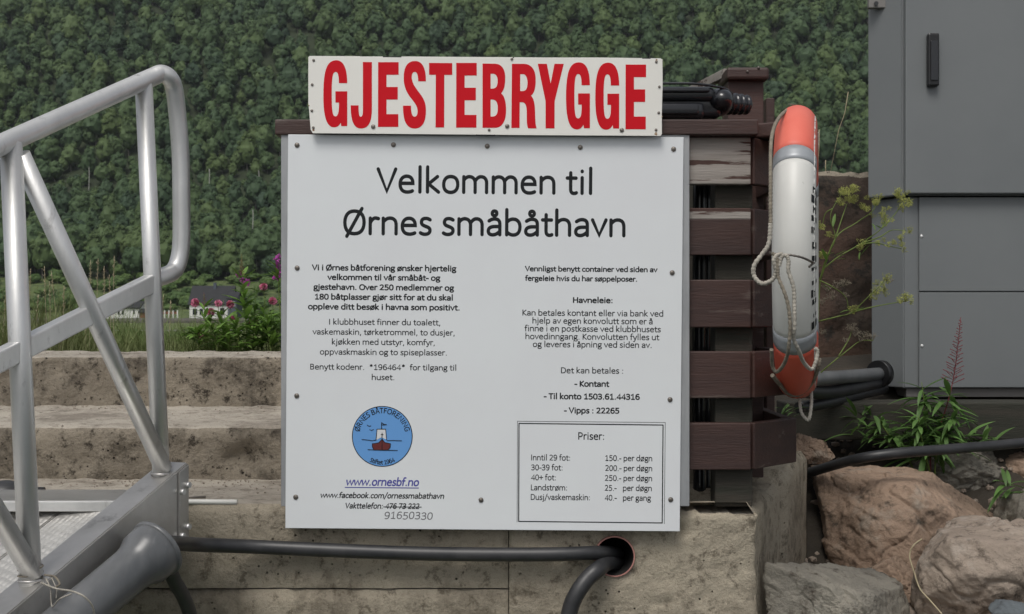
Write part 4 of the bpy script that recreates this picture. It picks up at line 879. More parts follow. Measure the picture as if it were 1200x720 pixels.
# illegible black lettering and the frayed seam on the right face
V = []; Fc = []; rl = random.Random(8)
for ph0, ph1, n in ((-31, 27, 13), (148, 212, 9)):
    for i in range(n):
        ph = ph0 + (ph1 - ph0) * (i + rl.uniform(-.25, .25)) / n; dp = rl.uniform(0.5, 1.7); q0 = rl.uniform(50, 60); q1 = q0 + rl.uniform(14, 40)
        for s_ in range(2):
            qa = q0 + (q1 - q0) * s_ * 0.6; qb = qa + (q1 - q0) * 0.4; b = len(V)
            V += [ring_pt(R(x_), R(y_), RT * 1.016) for x_, y_ in ((ph - dp, qa), (ph + dp, qa), (ph + dp, qb), (ph - dp, qb))]; Fc.append((b, b + 1, b + 2, b + 3))
me = bpy.data.meshes.new('face_lettering'); me.from_pydata([tuple(v) for v in V], [], Fc); link('face_lettering', me, M['black_ink'], lt)['kind'] = 'stuff'
V = []; Fc = []
for k in range(150):
    ph = -150 + 300 * k / 150 + rl.uniform(-.6, .6); b = len(V); wv = rl.uniform(0.0, 0.0025)
    for x_, q_, rr_ in ((ph, 62, RT * 1.0), (ph + 2.0, 62, RT * 1.0), (ph + 2.0, 66, RT + wv), (ph, 66, RT + rl.uniform(0.0, 0.0025))): V.append(ring_pt(R(x_), R(q_), rr_))
    Fc.append((b, b + 1, b + 2, b + 3))
me = bpy.data.meshes.new('frayed_seam'); me.from_pydata([tuple(v) for v in V], [], Fc); link('frayed_seam', me, M['buoy_white'], lt)
def rope_at(name, pts, r_, m, parent, seg=8, sm=10):
    P = smooth_path([W(*p) for p in pts], sm); bm = bmesh.new()
    # two-strand lay: modulated radius reads as twist
    L = 0; rr = []
    Q = [P[0]]
    for a_, b_ in zip(P, P[1:]):
        n = max(1, int((b_ - a_).length / 0.0022))
        for k in range(1, n + 1): Q.append(a_.lerp(b_, k / n))
    for i, p in enumerate(Q): rr.append(r_ * (1 + 0.16 * math.sin(i * 1.9)))
    tube_bm(bm, Q, rr, seg); return bm_obj(name, bm, m, parent)
DN = 2.60
rope_at('grab_line', [(929, 128, 2.98), (922, 130, 2.9), (914, 137, 2.8), (907, 150, 2.72), (903.5, 170, 2.66), (903, 210, 2.62), (903, 262, 2.60)], 0.0044, M['rope_dark'], lt)
rope_at('grab_line', [(903, 262, 2.60), (901, 285, 2.60), (894, 297, 2.60), (884, 311, 2.60), (884, 324, 2.60), (893, 332.5, 2.59), (905, 328, 2.58), (909, 318, 2.575), (907, 305, 2.57), (911, 299, 2.57), (917, 298, 2.57)], 0.0050, M['rope'], lt)
rope_at('hanging_line', [(905, 297, 2.575), (910, 302, 2.57), (911.5, 315, 2.57), (912, 325, 2.57), (919, 342, 2.565), (924, 360, 2.565), (926, 382, 2.57), (925, 400, 2.58), (923, 415, 2.60), (918, 428, 2.65), (910, 436, 2.70), (905, 428, 2.70), (904, 410, 2.66)], 0.0042, M['rope_dark'], lt)
rope_at('hanging_line', [(913, 312, 2.57), (916, 302, 2.567), (921, 299.5, 2.565), (924, 306, 2.565), (924, 318, 2.565), (930, 338, 2.565), (931, 365, 2.565), (931, 385, 2.57), (930, 397, 2.585), (936, 411, 2.60), (942, 425, 2.65), (951, 433, 2.68), (956, 424, 2.68), (958, 412, 2.68), (955, 408, 2.68)], 0.0045, M['rope'], lt)
rope_at('retaining_cord', [(902, 296, 2.60), (912, 299.0, 2.572), (925, 299, 2.565), (940, 302, 2.57), (951, 307, 2.60), (952, 308, 2.62)], 0.0028, M['steel'], lt, 6)
rope_at('retaining_cord', [(954, 308, 2.62), (948, 313, 2.60)], 0.0028, M['steel'], lt, 6)
rope_at('loose_end', [(950, 452, 2.95), (951, 470, 2.92), (949, 488, 2.90), (946, 492, 2.90), (939, 483, 2.92), (937, 466, 2.95), (937, 455, 2.98)], 0.0042, M['rope'], lt)
rope_at('grab_line', [(905, 440, 2.80), (915, 452, 2.86), (925, 462, 2.9), (938, 462, 2.9), (952, 448, 2.85), (959, 430, 2.8), (960, 420, 2.80)], 0.0050, M['rope_dark'], lt)
rope_at('grab_line', [(957.5, 155, 3.30), (957, 170, 3.30), (955, 180, 3.2)], 0.0060, M['rope'], lt)
o = tube('hanging_bracket', [W(924, 122.5, 2.99), W(932, 122.5, 2.99), W(932, 131, 3.0)], 0.0012, M['steel'], ct, 6, 0)

# ------------------------------------------------------------------ gangway
gt2 = empty('aluminium_gangway', W(200, 640, 2.7), 'aluminium gangway ramp with tubular handrail sloping down at the left', 'gangway')
TR = 0.0208
def gl(D, py): # point on the gangway railing plane
    x = -0.837 + 0.3625 * (D - 2.75); z = H - (py - HY) / F * D
    zb_ = H - 0.389 + (D - 2.75) * 0.40         # foot of the posts; the railing leans inward above it
    return Vector((x - 0.045 * max(0.0, z - zb_), D, z))
D1, D2, DE = 2.35, 2.75, 2.80
p1t = gl(D1, 165); p1b = gl(D1, 681); p2t = gl(D2, 95); p2b = gl(D2, 556)
def ext(a, b, t): return a + (b - a) * t
hr = [ext(p2t, p1t, 3.0), ext(p2t, p1t, 1.0), p2t]
bend = [W(189, 86.5, 2.79), W(198, 91, 2.80), W(204, 104, 2.82), W(208, 135, 2.84), W(211.5, 180, 2.85), W(212.5, 230, 2.85), W(212.5, 280, 2.85), W(210, 303, 2.845), W(204, 317, 2.83), W(194, 323, 2.80), W(181, 327, 2.77)]
hp = [hr[0], hr[1], hr[2]] + smooth_path([W(180, 90, 2.775)] + bend, 6)
bm = bmesh.new(); tube_bm(bm, hp, TR * 1.03, 20); bm_obj('handrail', bm, M['alu'], gt2)
for k in range(4):
    off = (p1t - p2t) * k; ob_ = (p1b - p2b) * k
    a, b = p2t + off, p2b + ob_
    tube('post', [b - Vector((0, 0, .01)), a - Vector((0, 0, 0.004))], TR * (0.98 if k == 0 else 1.06), M['alu'], gt2, 20, 0)
    tube('weld_collar', [b, b + Vector((0, 0, 0.005))], TR * 1.18, M['alu_beam'], gt2, 20, 0)
    bt_ = p2t + (p1t - p2t) * (k + 1); d_ = (b - bt_).normalized()
    tube('diagonal_brace', [bt_ + d_ * 0.03 + Vector((0.006, 0, 0)), b + Vector((0.006, 0, 0.012))], TR * 0.98, M['alu'], gt2, 20, 0)
a = gl(D1, 410); b = gl(D2, 331)
beam('mid_rail', ext(b, a, 3.0), b, 0.03, 0.043, M['alu'], gt2, 0.004)
# side beam (channel), end plate, bolts
bw = 0.037
tdir = (p2b - p1b).normalized(); eN = Vector((tdir.y, -tdir.x, 0)).normalized()
E0 = gl(DE, 541); N0 = gl(D1, 681); N3 = ext(E0, N0, 2.6)
def vbox(name, a, b, half, hgt, m, parent, offs=0.0, zoff=0.0):
    """vertical-sided box under line a-b"""
    bm = bmesh.new(); vs = []
    for p in (a, b):
        for s in (-1, 1):
            for z in (0, -hgt): vs.append(bm.verts.new(p + eN * (offs + s * half) + Vector((0, 0, z + zoff))))
    for f in ((0, 1, 3, 2), (4, 6, 7, 5), (0, 4, 5, 1), (2, 3, 7, 6), (0, 2, 6, 4), (1, 5, 7, 3)): bm.faces.new([vs[i] for i in f])
    bmesh.ops.recalc_face_normals(bm, faces=bm.faces); bmesh.ops.bevel(bm, geom=list(bm.edges), offset=0.003, segments=2, affect='EDGES')
    return bm_obj(name, bm, m, parent)
vbox('side_beam', N3, E0, bw, 0.19, M['alu_beam'], gt2)
# end plate with bolts on the outer side
u0 = ext(E0, N0, 0.0); u1 = ext(E0, N0, 0.085)
vbox('end_plate', u1, u0, 0.003, 0.187, M['alu_beam'], gt2, bw + 0.0015, -0.002)
for (t_, z_) in ((0.02, 0.05), (0.065, 0.055), (0.02, 0.15), (0.065, 0.16)):
    p = ext(E0, N0, t_) + eN * (bw + 0.007) + Vector((0, 0, -z_)); tube('bolt', [p - eN * 0.004, p + eN * 0.006], 0.0075, M['alu'], gt2, 6, 0)
# deck planks with raised tread pattern
dm = mat('tread_plate', (0.62, 0.61, 0.58), 0.5, 0.55, col2=(0.46, 0.45, 0.43), scale=6)
n = dm.node_tree; bs = n.nodes['Principled BSDF']; tc = n.nodes.new('ShaderNodeTexCoord'); mp = n.nodes.new('ShaderNodeMapping'); mp.inputs['Rotation'].default_value = (0, 0, R(25)); mp.inputs['Scale'].default_value = (70, 45, 45)
vo = n.nodes.new('ShaderNodeTexVoronoi'); vo.inputs['Scale'].default_value = 1.0; vo.inputs['Randomness'].default_value = 0.12; bp = n.nodes.new('ShaderNodeBump'); bp.inputs['Distance'].default_value = 0.005; bp.invert = True
n.links.new(tc.outputs['Object'], mp.inputs[0]); n.links.new(mp.outputs[0], vo.inputs['Vector']); n.links.new(vo.outputs['Distance'], bp.inputs['Height']); n.links.new(bp.outputs[0], bs.inputs['Normal'])
for k in range(4):
    vbox('deck_plank', N3, E0 - tdir * 0.02, 0.1185, 0.02, dm, gt2, -bw - 0.122 - 0.242 * k, -0.098)
vbox('side_beam', N3, E0, bw, 0.19, M['alu_beam'], gt2, -1.10)
# threshold strips and hinge rod
zl = W(0, 590, 2.80).z
box('threshold_strip', (-2.2, 2.80, zl - 0.02), (W(186, 0, 2.8).x, 2.812, zl + 0.004), M['alu'], gt2, 0.001)
box('threshold_plate', (-2.2, 2.815, zl - 0.006), (W(190, 0, 2.86).x, 2.99, zl + 0.004), M['alu_beam'], gt2, 0.001)
tube('hinge_rod', [W(150, 588, 2.93), W(278, 588.5, 2.93)], 0.0065, M['board2'], gt2, 12, 0)
tube('hinge_pin', [W(200, 583, 2.98), W(241, 583, 2.98)], 0.003, M['steel'], gt2, 8, 0)
# black rubber bumper on the landing
bt2 = empty('rubber_bumper', W(0, 580, 3.05), 'dark rubber bumper lying on the landing behind the gangway deck', 'bumper')
bm = bmesh.new(); bmesh.ops.create_uvsphere(bm, u_segments=24, v_segments=12, radius=1, matrix=Matrix.Translation(W(6, 579, 3.04)) @ Matrix.Diagonal((0.052, 0.05, 0.036, 1))); bm_obj('bulb', bm, M['hose'], bt2, True)
tube('stub', [W(20, 574, 3.04), W(52, 575, 3.04)], 0.009, M['hose'], bt2, 12, 0)

# grey pipe hung under the gangway, with hoses
pe = W(186, 641, 2.55); pn = W(88, 723, 2.36); pdir = (pe - pn).normalized()
gp = empty('grey_drain_pipe', pe, 'thick grey plastic pipe with flared collar lashed beneath the gangway beam', 'pipe')
bm = bmesh.new(); far_ = pn - Vector((0.145, 0.4, 0.17)) * 1.4
pp = [far_, pn - pdir * 0.02, pn.lerp(pe, .3), pe - pdir * 0.085, pe - pdir * 0.066, pe - pdir * 0.046, pe - pdir * 0.004, pe]
tube_bm(bm, pp, [0.0495, 0.0495, 0.0495, 0.0505, 0.054, 0.0635, 0.0655, 0.062], 40); bm_obj('pipe', bm, M['grey_pipe'], gp)
bm = bmesh.new(); tube_bm(bm, [pe + pdir * 0.0005, pe + pdir * 0.003], [0.056, 0.056], 32); bm_obj('dark_bore', bm, M['dark_hole'], gp)
top_h = tube('black_hose', [pe + Vector((0.0, 0.0, 0.005)), W(204, 637, 2.66), W(232, 638.5, 2.80), W(300, 641, 2.885), W(400, 645.5, 2.885), W(500, 649, 2.885), W(600, 650, 2.885), W(660, 649.5, 2.885), W(695, 648, 2.90), W(712, 648, 2.94), W(724, 650, 3.02)],
   [0.0175] * 81, M['hose'], None, 16); tag(top(top_h), 'long straight black hose running along the concrete wall from grey pipe into the hole', 'hose')
o = tube('black_hose', [W(724, 660, 3.02), W(712, 660, 2.93), W(700, 668, 2.875), W(687, 680, 2.86), W(676, 696, 2.85), W(668, 715, 2.85), W(660, 760, 2.85), W(655, 830, 2.88)], [0.0205] * 57, M['hose'], None, 16)
tag(top(o), 'short black hose curving down out of the hole in the concrete wall', 'hose')
o = tube('black_hose', [pe + Vector((0.0, 0.0, -0.02)), W(196, 662, 2.60), W(205, 682, 2.64), W(216, 702, 2.68), W(224, 730, 2.72), W(228, 800, 2.78)], [0.0165] * 41, M['hose'], None, 16)
tag(top(o), 'black hose dropping from the flared end of the grey pipe', 'hose')
bm = bmesh.new(); tube_bm(bm, [pe - pdir * 0.012, pe - pdir * 0.010, pe - pdir * 0.002, pe + pdir * 0.001], [0.0645, 0.0685, 0.0685, 0.0645], 40); bm_obj('collar_rim', bm, M['grey_pipe'], gp)
# tie cord round post foot and pipe
tc_ = empty('tie_cord', W(70, 690, 2.3), 'thin pale cord tied from the gangway post foot round the grey pipe', 'cord')
tube('knot', [gl(D1, 678) + Vector((0.024 * math.cos(a_), 0.024 * math.sin(a_), 0.0015 * k)) for k, a_ in enumerate([i * 0.8 for i in range(18)])], 0.0016, M['rope_dark'], tc_, 6, 3)
tube('cord', [W(48, 683, 2.31), W(66, 690, 2.30), W(84, 693, 2.30), W(98, 699, 2.30), W(108, 710, 2.31), W(112, 728, 2.33)], 0.0020, M['rope'], tc_, 8)
tube('cord', [W(52, 674, 2.33), W(64, 676, 2.32), W(70, 684, 2.31), W(66, 688, 2.31)], 0.0022, M['rope_dark'], tc_, 8)
tube('cord', [W(54, 678, 2.325), W(59, 690, 2.31), W(60, 706, 2.31), W(62, 711, 2.3), W(70, 702, 2.28), W(84, 696, 2.27)], 0.0014, M['rope'], tc_, 8)
tube('cord', [W(60, 676, 2.325), W(66, 690, 2.31), W(66, 702, 2.31)], 0.0012, M['rope'], tc_, 8)

# ------------------------------------------------------------------ electrical cabinets
DC = 4.3
kt = empty('upper_cabinet', W(1130, 229, DC + .2), 'upper grey steel electrical cabinet with black door handle at right edge', 'cabinet')
def px(x, D=DC): return W(x, 0, D).x
def pz(y, D=DC): return W(0, y, D).z
ang = (W(1058, 0, DC).x, DC); bck = (W(1017.5, 0, DC * 1.026).x, DC * 1.026)
def plan_block(name, plan, z0, z1, m, parent, bev=0.004):
    bm = bmesh.new(); lo = [bm.verts.new((x, y, z0)) for x, y in plan]; hi = [bm.verts.new((x, y, z1)) for x, y in plan]; n = len(plan)
    bm.faces.new(list(reversed(lo))); bm.faces.new(hi)
    for i in range(n): bm.faces.new((lo[i], lo[(i + 1) % n], hi[(i + 1) % n], hi[i]))
    bmesh.ops.recalc_face_normals(bm, faces=bm.faces)
    if bev: bmesh.ops.bevel(bm, geom=list(bm.edges), offset=bev, segments=2, affect='EDGES')
    return bm_obj(name, bm, m, parent)
plan_block('housing', [(ang[0] - 0.002, DC + 0.006), (px(1400), DC + 0.006), (px(1400), DC + .5), (bck[0] + 0.16, DC + .5), bck], pz(229), pz(-60), M['cab2'], kt)
box('door', (px(1059.5), DC - 0.018, pz(227.5)), (px(1390), DC + 0.004, pz(-50)), M['cab'], kt, 0.004)
bm = bmesh.new(); hx0, hx1, hz0, hz1 = px(1083), px(1096), pz(103.5), pz(42)
box_bm(bm, (hx0, DC - 0.045, hz0), (hx1, DC - 0.0185, hz1), 0.006)
hd = bm_obj('handle', bm, M['handle'], kt); box('lever', (hx0 + 0.008, DC - 0.05, hz0 + 0.02), (hx1 - 0.008, DC - 0.046, hz1 - 0.03), M['black_plastic'], hd, 0.001)
a = W(1017, 12, DC * 1.02); box('mounting_lug', (a.x - 0.005, a.y - 0.03, a.z), (a.x + 0.06, a.y - 0.006, a.z + 0.1), M['cab_base'], kt, 0.004)
p = W(1027, 4, DC * 1.02 - 0.04); tube('lug_hole', [p, p + Vector((0, 0.004, 0))], 0.008, M['cab_dark'], kt, 12, 0)
k2 = empty('lower_cabinet', W(1130, 466, DC + .2), 'lower grey steel cabinet with two screwed panels below the handled cabinet', 'cabinet')
DL = DC + 0.03
plan_block('housing', [(px(1059, DL), DL), (px(1400, DL), DL), (px(1400, DL), DC + .47), (px(1022, DL * 1.03) + 0.16, DC + .47), (px(1021.5, DL * 1.03), DL * 1.03)], pz(455, DL), pz(231.5, DL), M['cab2'], k2)
for (y0_, y1_) in ((341.5, 231.5), (454, 343)):
    box('panel', (px(1076, DL), DL - 0.012, pz(y0_, DL)), (px(1395, DL), DL - 0.001, pz(y1_, DL)), M['cab'], k2, 0.002)
for (sx_, sy_) in ((1080, 277), (1080.5, 405.5)):
    p = W(sx_, sy_, DL - 0.0125); bm = bmesh.new(); bmesh.ops.create_uvsphere(bm, u_segments=10, v_segments=6, radius=0.006, matrix=Matrix.Translation(p) @ Matrix.Diagonal((1, .5, 1, 1))); bm_obj('screw', bm, M['alu'], k2)
box('base_frame', (px(1064, DL), DL + 0.02, pz(466, DL)), (px(1400, DL), DL + .4, pz(455.5, DL)), M['cab_base'], k2, 0.002)
for x_ in (1090, 1330): box('foot', (px(x_, DL), DL + 0.1, H - 0.95), (px(x_ + 40, DL), DL + .35, pz(466.5, DL)), M['cab_dark'], k2)
# conduits into cabinet side
for (nm, pts_, r_, lb) in (('grey_conduit', [(940, 446, 3.75), (965, 443.5, 3.9), (1000, 441, 4.1), (1034, 438, 4.35)], 0.024, 'upper grey conduit running behind the lifebuoy into the cabinet side'),
                           ('black_conduit', [(940, 458, 3.8), (965, 460, 3.95), (995, 456, 4.1), (1034, 447, 4.37)], 0.024, 'black conduit sagging just beneath the grey one behind the lifebuoy'),
                           ('black_conduit', [(936, 478, 3.9), (970, 472, 4.0), (1000, 464, 4.15), (1036, 456, 4.4)], 0.02, 'lowest black conduit entering the base of the cabinet')):
    o = tube(nm, [W(*p) for p in pts_], r_, M['grey_pipe'] if nm[0] == 'g' else M['hose'], None, 14); tag(top(o), lb, 'conduit')
p = W(1031, 438, 4.33); bm = bmesh.new(); tube_bm(bm, [p - Vector((0.012, 0.01, 0)), p + Vector((.012, 0.01, 0))], [0.05, 0.05], 24); bm_obj('cable_gland', bm, M['handle'], k2)
# rusty rubble-concrete wall behind
sw = grid_block('rusty_wall', W(905, 0, 5.0).x, 7.0, 5.0, 5.35, H - 1.0, W(0, 203, 5.0).z, None, None, 0.035, 0.02, 0.02, 30, mats=[M['stone_wall'], M['concrete_dark']])
tag(top(sw), 'dark pebbly concrete wall with rust stains between lifebuoy and cabinets', 'wall')
o = box('dark_timber_beam', (W(925, 0, 4.0).x, 4.05, W(0, 516, 4.05).z), (W(1400, 0, 4.0).x, 4.2, W(0, 472, 4.05).z), M['wood_dark'], None, 0.006); tag(top(o), 'dark mossy timber beam lying under the cabinets behind the boulders', 'beam')

# ------------------------------------------------------------------ boulders
def boulder(cpx, cpy, D, sx, sy, sz, m, seed, label, rot=0.0, tilt=0.0, planes=18, sub=7):
    rnd = random.Random(seed); bm = bmesh.new(); bmesh.ops.create_icosphere(bm, subdivisions=sub if cpx < 1180 else 5, radius=1)
    pl = []
    for i in range(planes):
        n_ = Vector((rnd.gauss(0, 1), rnd.gauss(0, 1), rnd.gauss(0, .8))).normalized(); pl.append((n_, rnd.uniform(0.62, 0.95)))
    RM = Matrix.Rotation(rot, 3, 'Z') @ Matrix.Rotation(tilt, 3, 'Y'); c = W(cpx, cpy, D)
    for v in bm.verts:
        d = v.co.normalized(); r_ = 1.15
        for n_, k in pl:
            q = d.dot(n_)
            if q > 0.05: r_ = min(r_, k / q)
        p = d * r_; p += d * (0.06 * noise.fractal(p * 2.3 + Vector((seed, 0, 0)), 1, 2, 3) + 0.035 * noise.fractal(p * 7 + Vector((seed, 0, 0)), 0.8, 2.1, 6) - 0.05 * max(0.0, 1 - abs(noise.noise(p * 2.6 + Vector((0, seed, 0)))) * 9) - 0.02 * max(0.0, 1 - abs(noise.noise(p * 6 + Vector((0, seed, 3)))) * 7))
        v.co = RM @ Vector((p.x * sx, p.y * sy, p.z * sz)) + c
    o = bm_obj('boulder', bm, m, None, True); tag(top(o), label, 'boulder', 'boulders of the shore embankment'); return o
def hull_boulder(pts, m, seed, label, fine=0.008, soft=160.0):
    """boulder from its own corner points (px, row, distance): rounded convex body with fractured skin"""
    P = [W(*p) for p in pts]; hb = bmesh.new()
    c0 = sum(P, Vector()) / len(P); P = [c0 + Vector(((p.x - c0.x) * 1.10, (p.y - c0.y) * 1.02, (p.z - c0.z) * 1.05)) for p in P]
    for p in P: hb.verts.new(p)
    bmesh.ops.convex_hull(hb, input=hb.verts); hb.normal_update(); c = sum(P, Vector()) / len(P); pl = []
    for f in hb.faces:
        n_ = f.normal.copy(); k = n_.dot(f.verts[0].co - c)
        if k < 0: n_, k = -n_, -k
        pl.append((n_, k))
    hb.free(); rq = random.Random(seed)
    for i in range(16):          # chips struck off edges and corners
        d = Vector((rq.gauss(0, 1), rq.gauss(-.6, 1), rq.gauss(.3, .8))).normalized(); lo = min(k / d.dot(n_) for n_, k in pl if d.dot(n_) > 0.02)
        n2 = (d + Vector((rq.gauss(0, .25), rq.gauss(0, .25), rq.gauss(0, .25)))).normalized(); pl.append((n2, lo * d.dot(n2) * rq.uniform(.955, .992)))
    bm = bmesh.new(); bmesh.ops.create_icosphere(bm, subdivisions=7, radius=1)
    for v in bm.verts:
        d = v.co.normalized(); acc = 0.0; lo = min(k / max(1e-3, d.dot(n_)) if d.dot(n_) > 0.02 else 9 for n_, k in pl)
        for n_, k in pl:
            q = d.dot(n_)
            if q > 0.05: acc += (lo / (k / q)) ** soft
        r_ = lo / acc ** (1 / soft); p = c + d * r_; S = Vector((seed, seed * .3, 0))
        big = noise.fractal(p * 5 + S, 1, 2, 3) * 0.014; med = noise.fractal(p * 17 + S, 0.7, 2.1, 6) * fine + 0.006 * abs(noise.noise(Vector((p.x * 9 + p.z * 5, p.y * 9, p.z * 22)) + S))
        a_ = noise.noise(p * 6 + S); crack = -0.009 * max(0.0, 1 - abs(a_ + 0.25) * 40)
        st = math.floor((p.z * 0.8 + p.x * 0.5 + 0.06 * noise.noise(p * 4 + S)) * 16) ; ledge = 0.010 * (noise.noise(Vector((st * 3.1, seed, 0))))
        v.co = p + d * (big + med + crack + ledge)
    o = bm_obj('boulder', bm, m, None, True); return tag(top(o), label, 'boulder', 'boulders of the shore embankment')
hull_boulder([(941, 566, 3.85), (952, 549, 3.95), (1036, 541, 4.0), (1105, 553, 3.95), (1180, 578, 3.85), (1186, 602, 3.80), (1176, 650, 3.75), (1090, 700, 3.55), (1012, 694, 3.52), (943, 640, 3.60), (935, 600, 3.62), (1064, 574, 3.52), (1050, 650, 3.42), (1130, 590, 3.60), (1150, 600, 4.3), (980, 600, 4.3), (1060, 720, 3.9)], M['rock1'], 4, 'largest brown boulder, under the black cable beside the wall corner')
hull_boulder([(1066, 668, 3.25), (1100, 618, 3.35), (1128, 606, 3.45), (1168, 612, 3.5), (1215, 596, 3.5), (1300, 600, 3.4), (1120, 632, 3.08), (1180, 640, 3.02), (1250, 640, 3.0), (1072, 690, 3.15), (1110, 760, 2.95), (1250, 770, 2.9), (1180, 700, 3.9), (1100, 740, 3.5)], M['rock2'], 12, 'buff boulder at right edge in front of the largest brown one')
hull_boulder([(896, 660, 2.99), (902, 700, 2.86), (935, 652, 3.12), (975, 657, 3.2), (1030, 672, 3.2), (1100, 716, 3.0), (1112, 735, 2.92), (1040, 740, 2.72), (960, 712, 2.74), (900, 750, 2.80), (1000, 790, 2.8), (930, 800, 3.0), (1080, 780, 3.1)], M['rock3'], 23, 'grey ridged boulder at bottom centre-right touching the concrete wall', fine=0.010)
boulder(1190, 722, 2.92, 0.06, 0.06, 0.05, M['rock4'], 31, 'small blue grey stone in the bottom right corner', 0.3, 0)
boulder(1192, 552, 4.2, 0.16, 0.2, 0.09, M['rock1'], 35, 'dark brown rock in shade at right edge behind the plants', 0.3, 0.1)
boulder(947, 528, 3.98, 0.085, 0.08, 0.065, M['rock1'], 38, 'small brown rock under the timber beam next to wall corner', 0.6, 0.1)
boulder(1040, 700, 3.45, 0.14, 0.14, 0.11, M['rock1'], 41, 'small brown stone wedged in the gap between the three big boulders', 0.2, 0.1)
boulder(1110, 560, 4.15, 0.3, 0.18, 0.12, M['rock3'], 47, 'shaded boulder behind the large reddish one below the leafy plant', 0.2, 0.0)
boulder(1240, 620, 3.7, 0.25, 0.25, 0.2, M['rock3'], 53, 'grey boulder running out of the picture at the right edge', 0.2, 0.0)
boulder(1150, 800, 3.0, 0.35, 0.3, 0.2, M['rock2'], 59, 'boulder below the bottom edge under the buff one', 0.2, 0.0)
o = tube('black_cable', [W(918, 566, 4.0), W(943, 556, 3.88), (W(975, 546, 3.74)), W(1010, 537, 3.62), W(1060, 530.5, 3.60), W(1120, 526, 3.66), W(1200, 519, 3.8), W(1300, 508, 4.0)], [0.0165] * 57, M['hose'], None, 16); tag(top(o), 'thick black cable draped over the boulders from wall corner to right edge', 'cable')
o = tube('dry_twig', [W(1080, 632, 3.32), W(1070, 640, 3.30), W(1066, 652, 3.29), W(1071, 670, 3.2), W(1078, 690, 3.1), W(1090, 704, 3.05), W(1104, 720, 3.0)], 0.0022, M['straw'], None, 6); tag(top(o), 'pale bent dry twig sticking up between the boulders', 'twig')

V = []; Fc = []; rg_ = random.Random(9); ib = bmesh.new(); bmesh.ops.create_icosphere(ib, subdivisions=1, radius=1)
IV = [v.co.copy() for v in ib.verts]; IF = [tuple(v.index for v in f.verts) for f in ib.faces]; ib.free()
for i in range(1100):
    x = rg_.uniform(0.66, 2.0); y = rg_.uniform(2.5, 4.3); s_ = rg_.uniform(.004, .014) * (2.2 if rg_.random() < .08 else 1); z = H + lerp(GP, y) + 0.055; b = len(V)
    sx, sy, sz = (s_ * rg_.uniform(.7, 1.4) for _ in range(3)); o_ = Vector((i, 0, 0))
    for v in IV: k = 1 + .35 * noise.noise(v * 1.7 + o_ * 3.3); V.append((x + v.x * sx * k, y + v.y * sy * k, z + v.z * sz * .7 * k))
    for f in IF: Fc.append(tuple(b + q for q in f))
me = bpy.data.meshes.new('rubble'); me.from_pydata(V, [], Fc); o = link('rubble', me, M['rock2']); tag(o, 'small stones and grit filling the gaps between the boulders', 'rubble', kind='stuff')

# ------------------------------------------------------------------ plants
def leaf_mesh(name, L, wd, m, curl=0.25):
    V = []; Fc = []; n = 7
    for i in range(n + 1):
        t = i / n; w_ = wd * math.sin(math.pi * min(1, t * 0.96 + 0.03)) ** 0.8; z = -curl * L * t * t
        V += [(-w_, L * t, z + w_ * 0.35), (0, L * t, z), (w_, L * t, z + w_ * 0.35)]
    for i in range(n):
        b = 3 * i; Fc += [(b, b + 1, b + 4, b + 3), (b + 1, b + 2, b + 5, b + 4)]
    me = bpy.data.meshes.new(name); me.from_pydata(V, [], Fc); me.materials.append(m)
    me.polygons.foreach_set('use_smooth', [True] * len(me.polygons)); return me
LM1 = [leaf_mesh('leaf', 0.120, 0.0105, M['leaf_dark'], c) for c in (0.15, 0.35, 0.6)]
LM2 = [leaf_mesh('leaf', 0.055, 0.006, M['leaf'], c) for c in (0.1, 0.4)]
def petal_ball(name, r_, n, m, seed, flat=1.0):
    rr_ = random.Random(seed); V = []; Fc = []
    for i in range(n):
        d = Vector((rr_.gauss(0, 1), rr_.gauss(0, 1), rr_.gauss(0, 1) * flat)).normalized(); u = d.orthogonal().normalized(); v = d.cross(u); p = d * r_ * rr_.uniform(.45, 1); q = d * r_ * rr_.uniform(.9, 1.15); s = r_ * 0.22; b = len(V)
        V += [p * .5 + u * s * .5, q + u * s, q * 1.06, q - u * s, p * .5 - u * s * .5]; Fc.append((b, b + 1, b + 2, b + 3, b + 4))
    me = bpy.data.meshes.new(name); me.from_pydata([tuple(v) for v in V], [], Fc); me.materials.append(m); return me
CLV = petal_ball('flower_head', 0.0155, 130, M['pink'], 1)
PET = petal_ball('flower', 0.0135, 26, M['magenta'], 2)
def put(me, name, parent, loc, yaw=0, pitch=0, roll=0, s=1.0):
    o = bpy.data.objects.new(name, me); SC.collection.objects.link(o); o.parent = parent; o.location = Vector(loc) - origin(parent)
    o.rotation_euler = (pitch, roll, yaw); o.scale = (s, s, s); return o
rp = random.Random(21)
def clover(hx, hy, D, label, group=None):
    head = W(hx, hy, D); base = Vector((head.x + rp.uniform(-.03, .03), D + rp.uniform(-.02, .05), H - 0.37))
    t = empty('clover', base, label, 'flower', group)
    mid = base.lerp(head, .5) + Vector((rp.uniform(-.02, .02), 0, 0)); tube('stem', [base, mid, head], 0.0014, M['stem_green'], t, 5, 5)
    put(CLV, 'flower_head', t, head, rp.uniform(0, 6), rp.uniform(-.3, .3), 0, rp.uniform(.9, 1.1))
    for k in range(6): put(rp.choice(LM2), 'leaf', t, base.lerp(head, rp.uniform(.35, .92)), rp.uniform(0, 6.28), rp.uniform(0.1, .8), 0, rp.uniform(.45, .8))
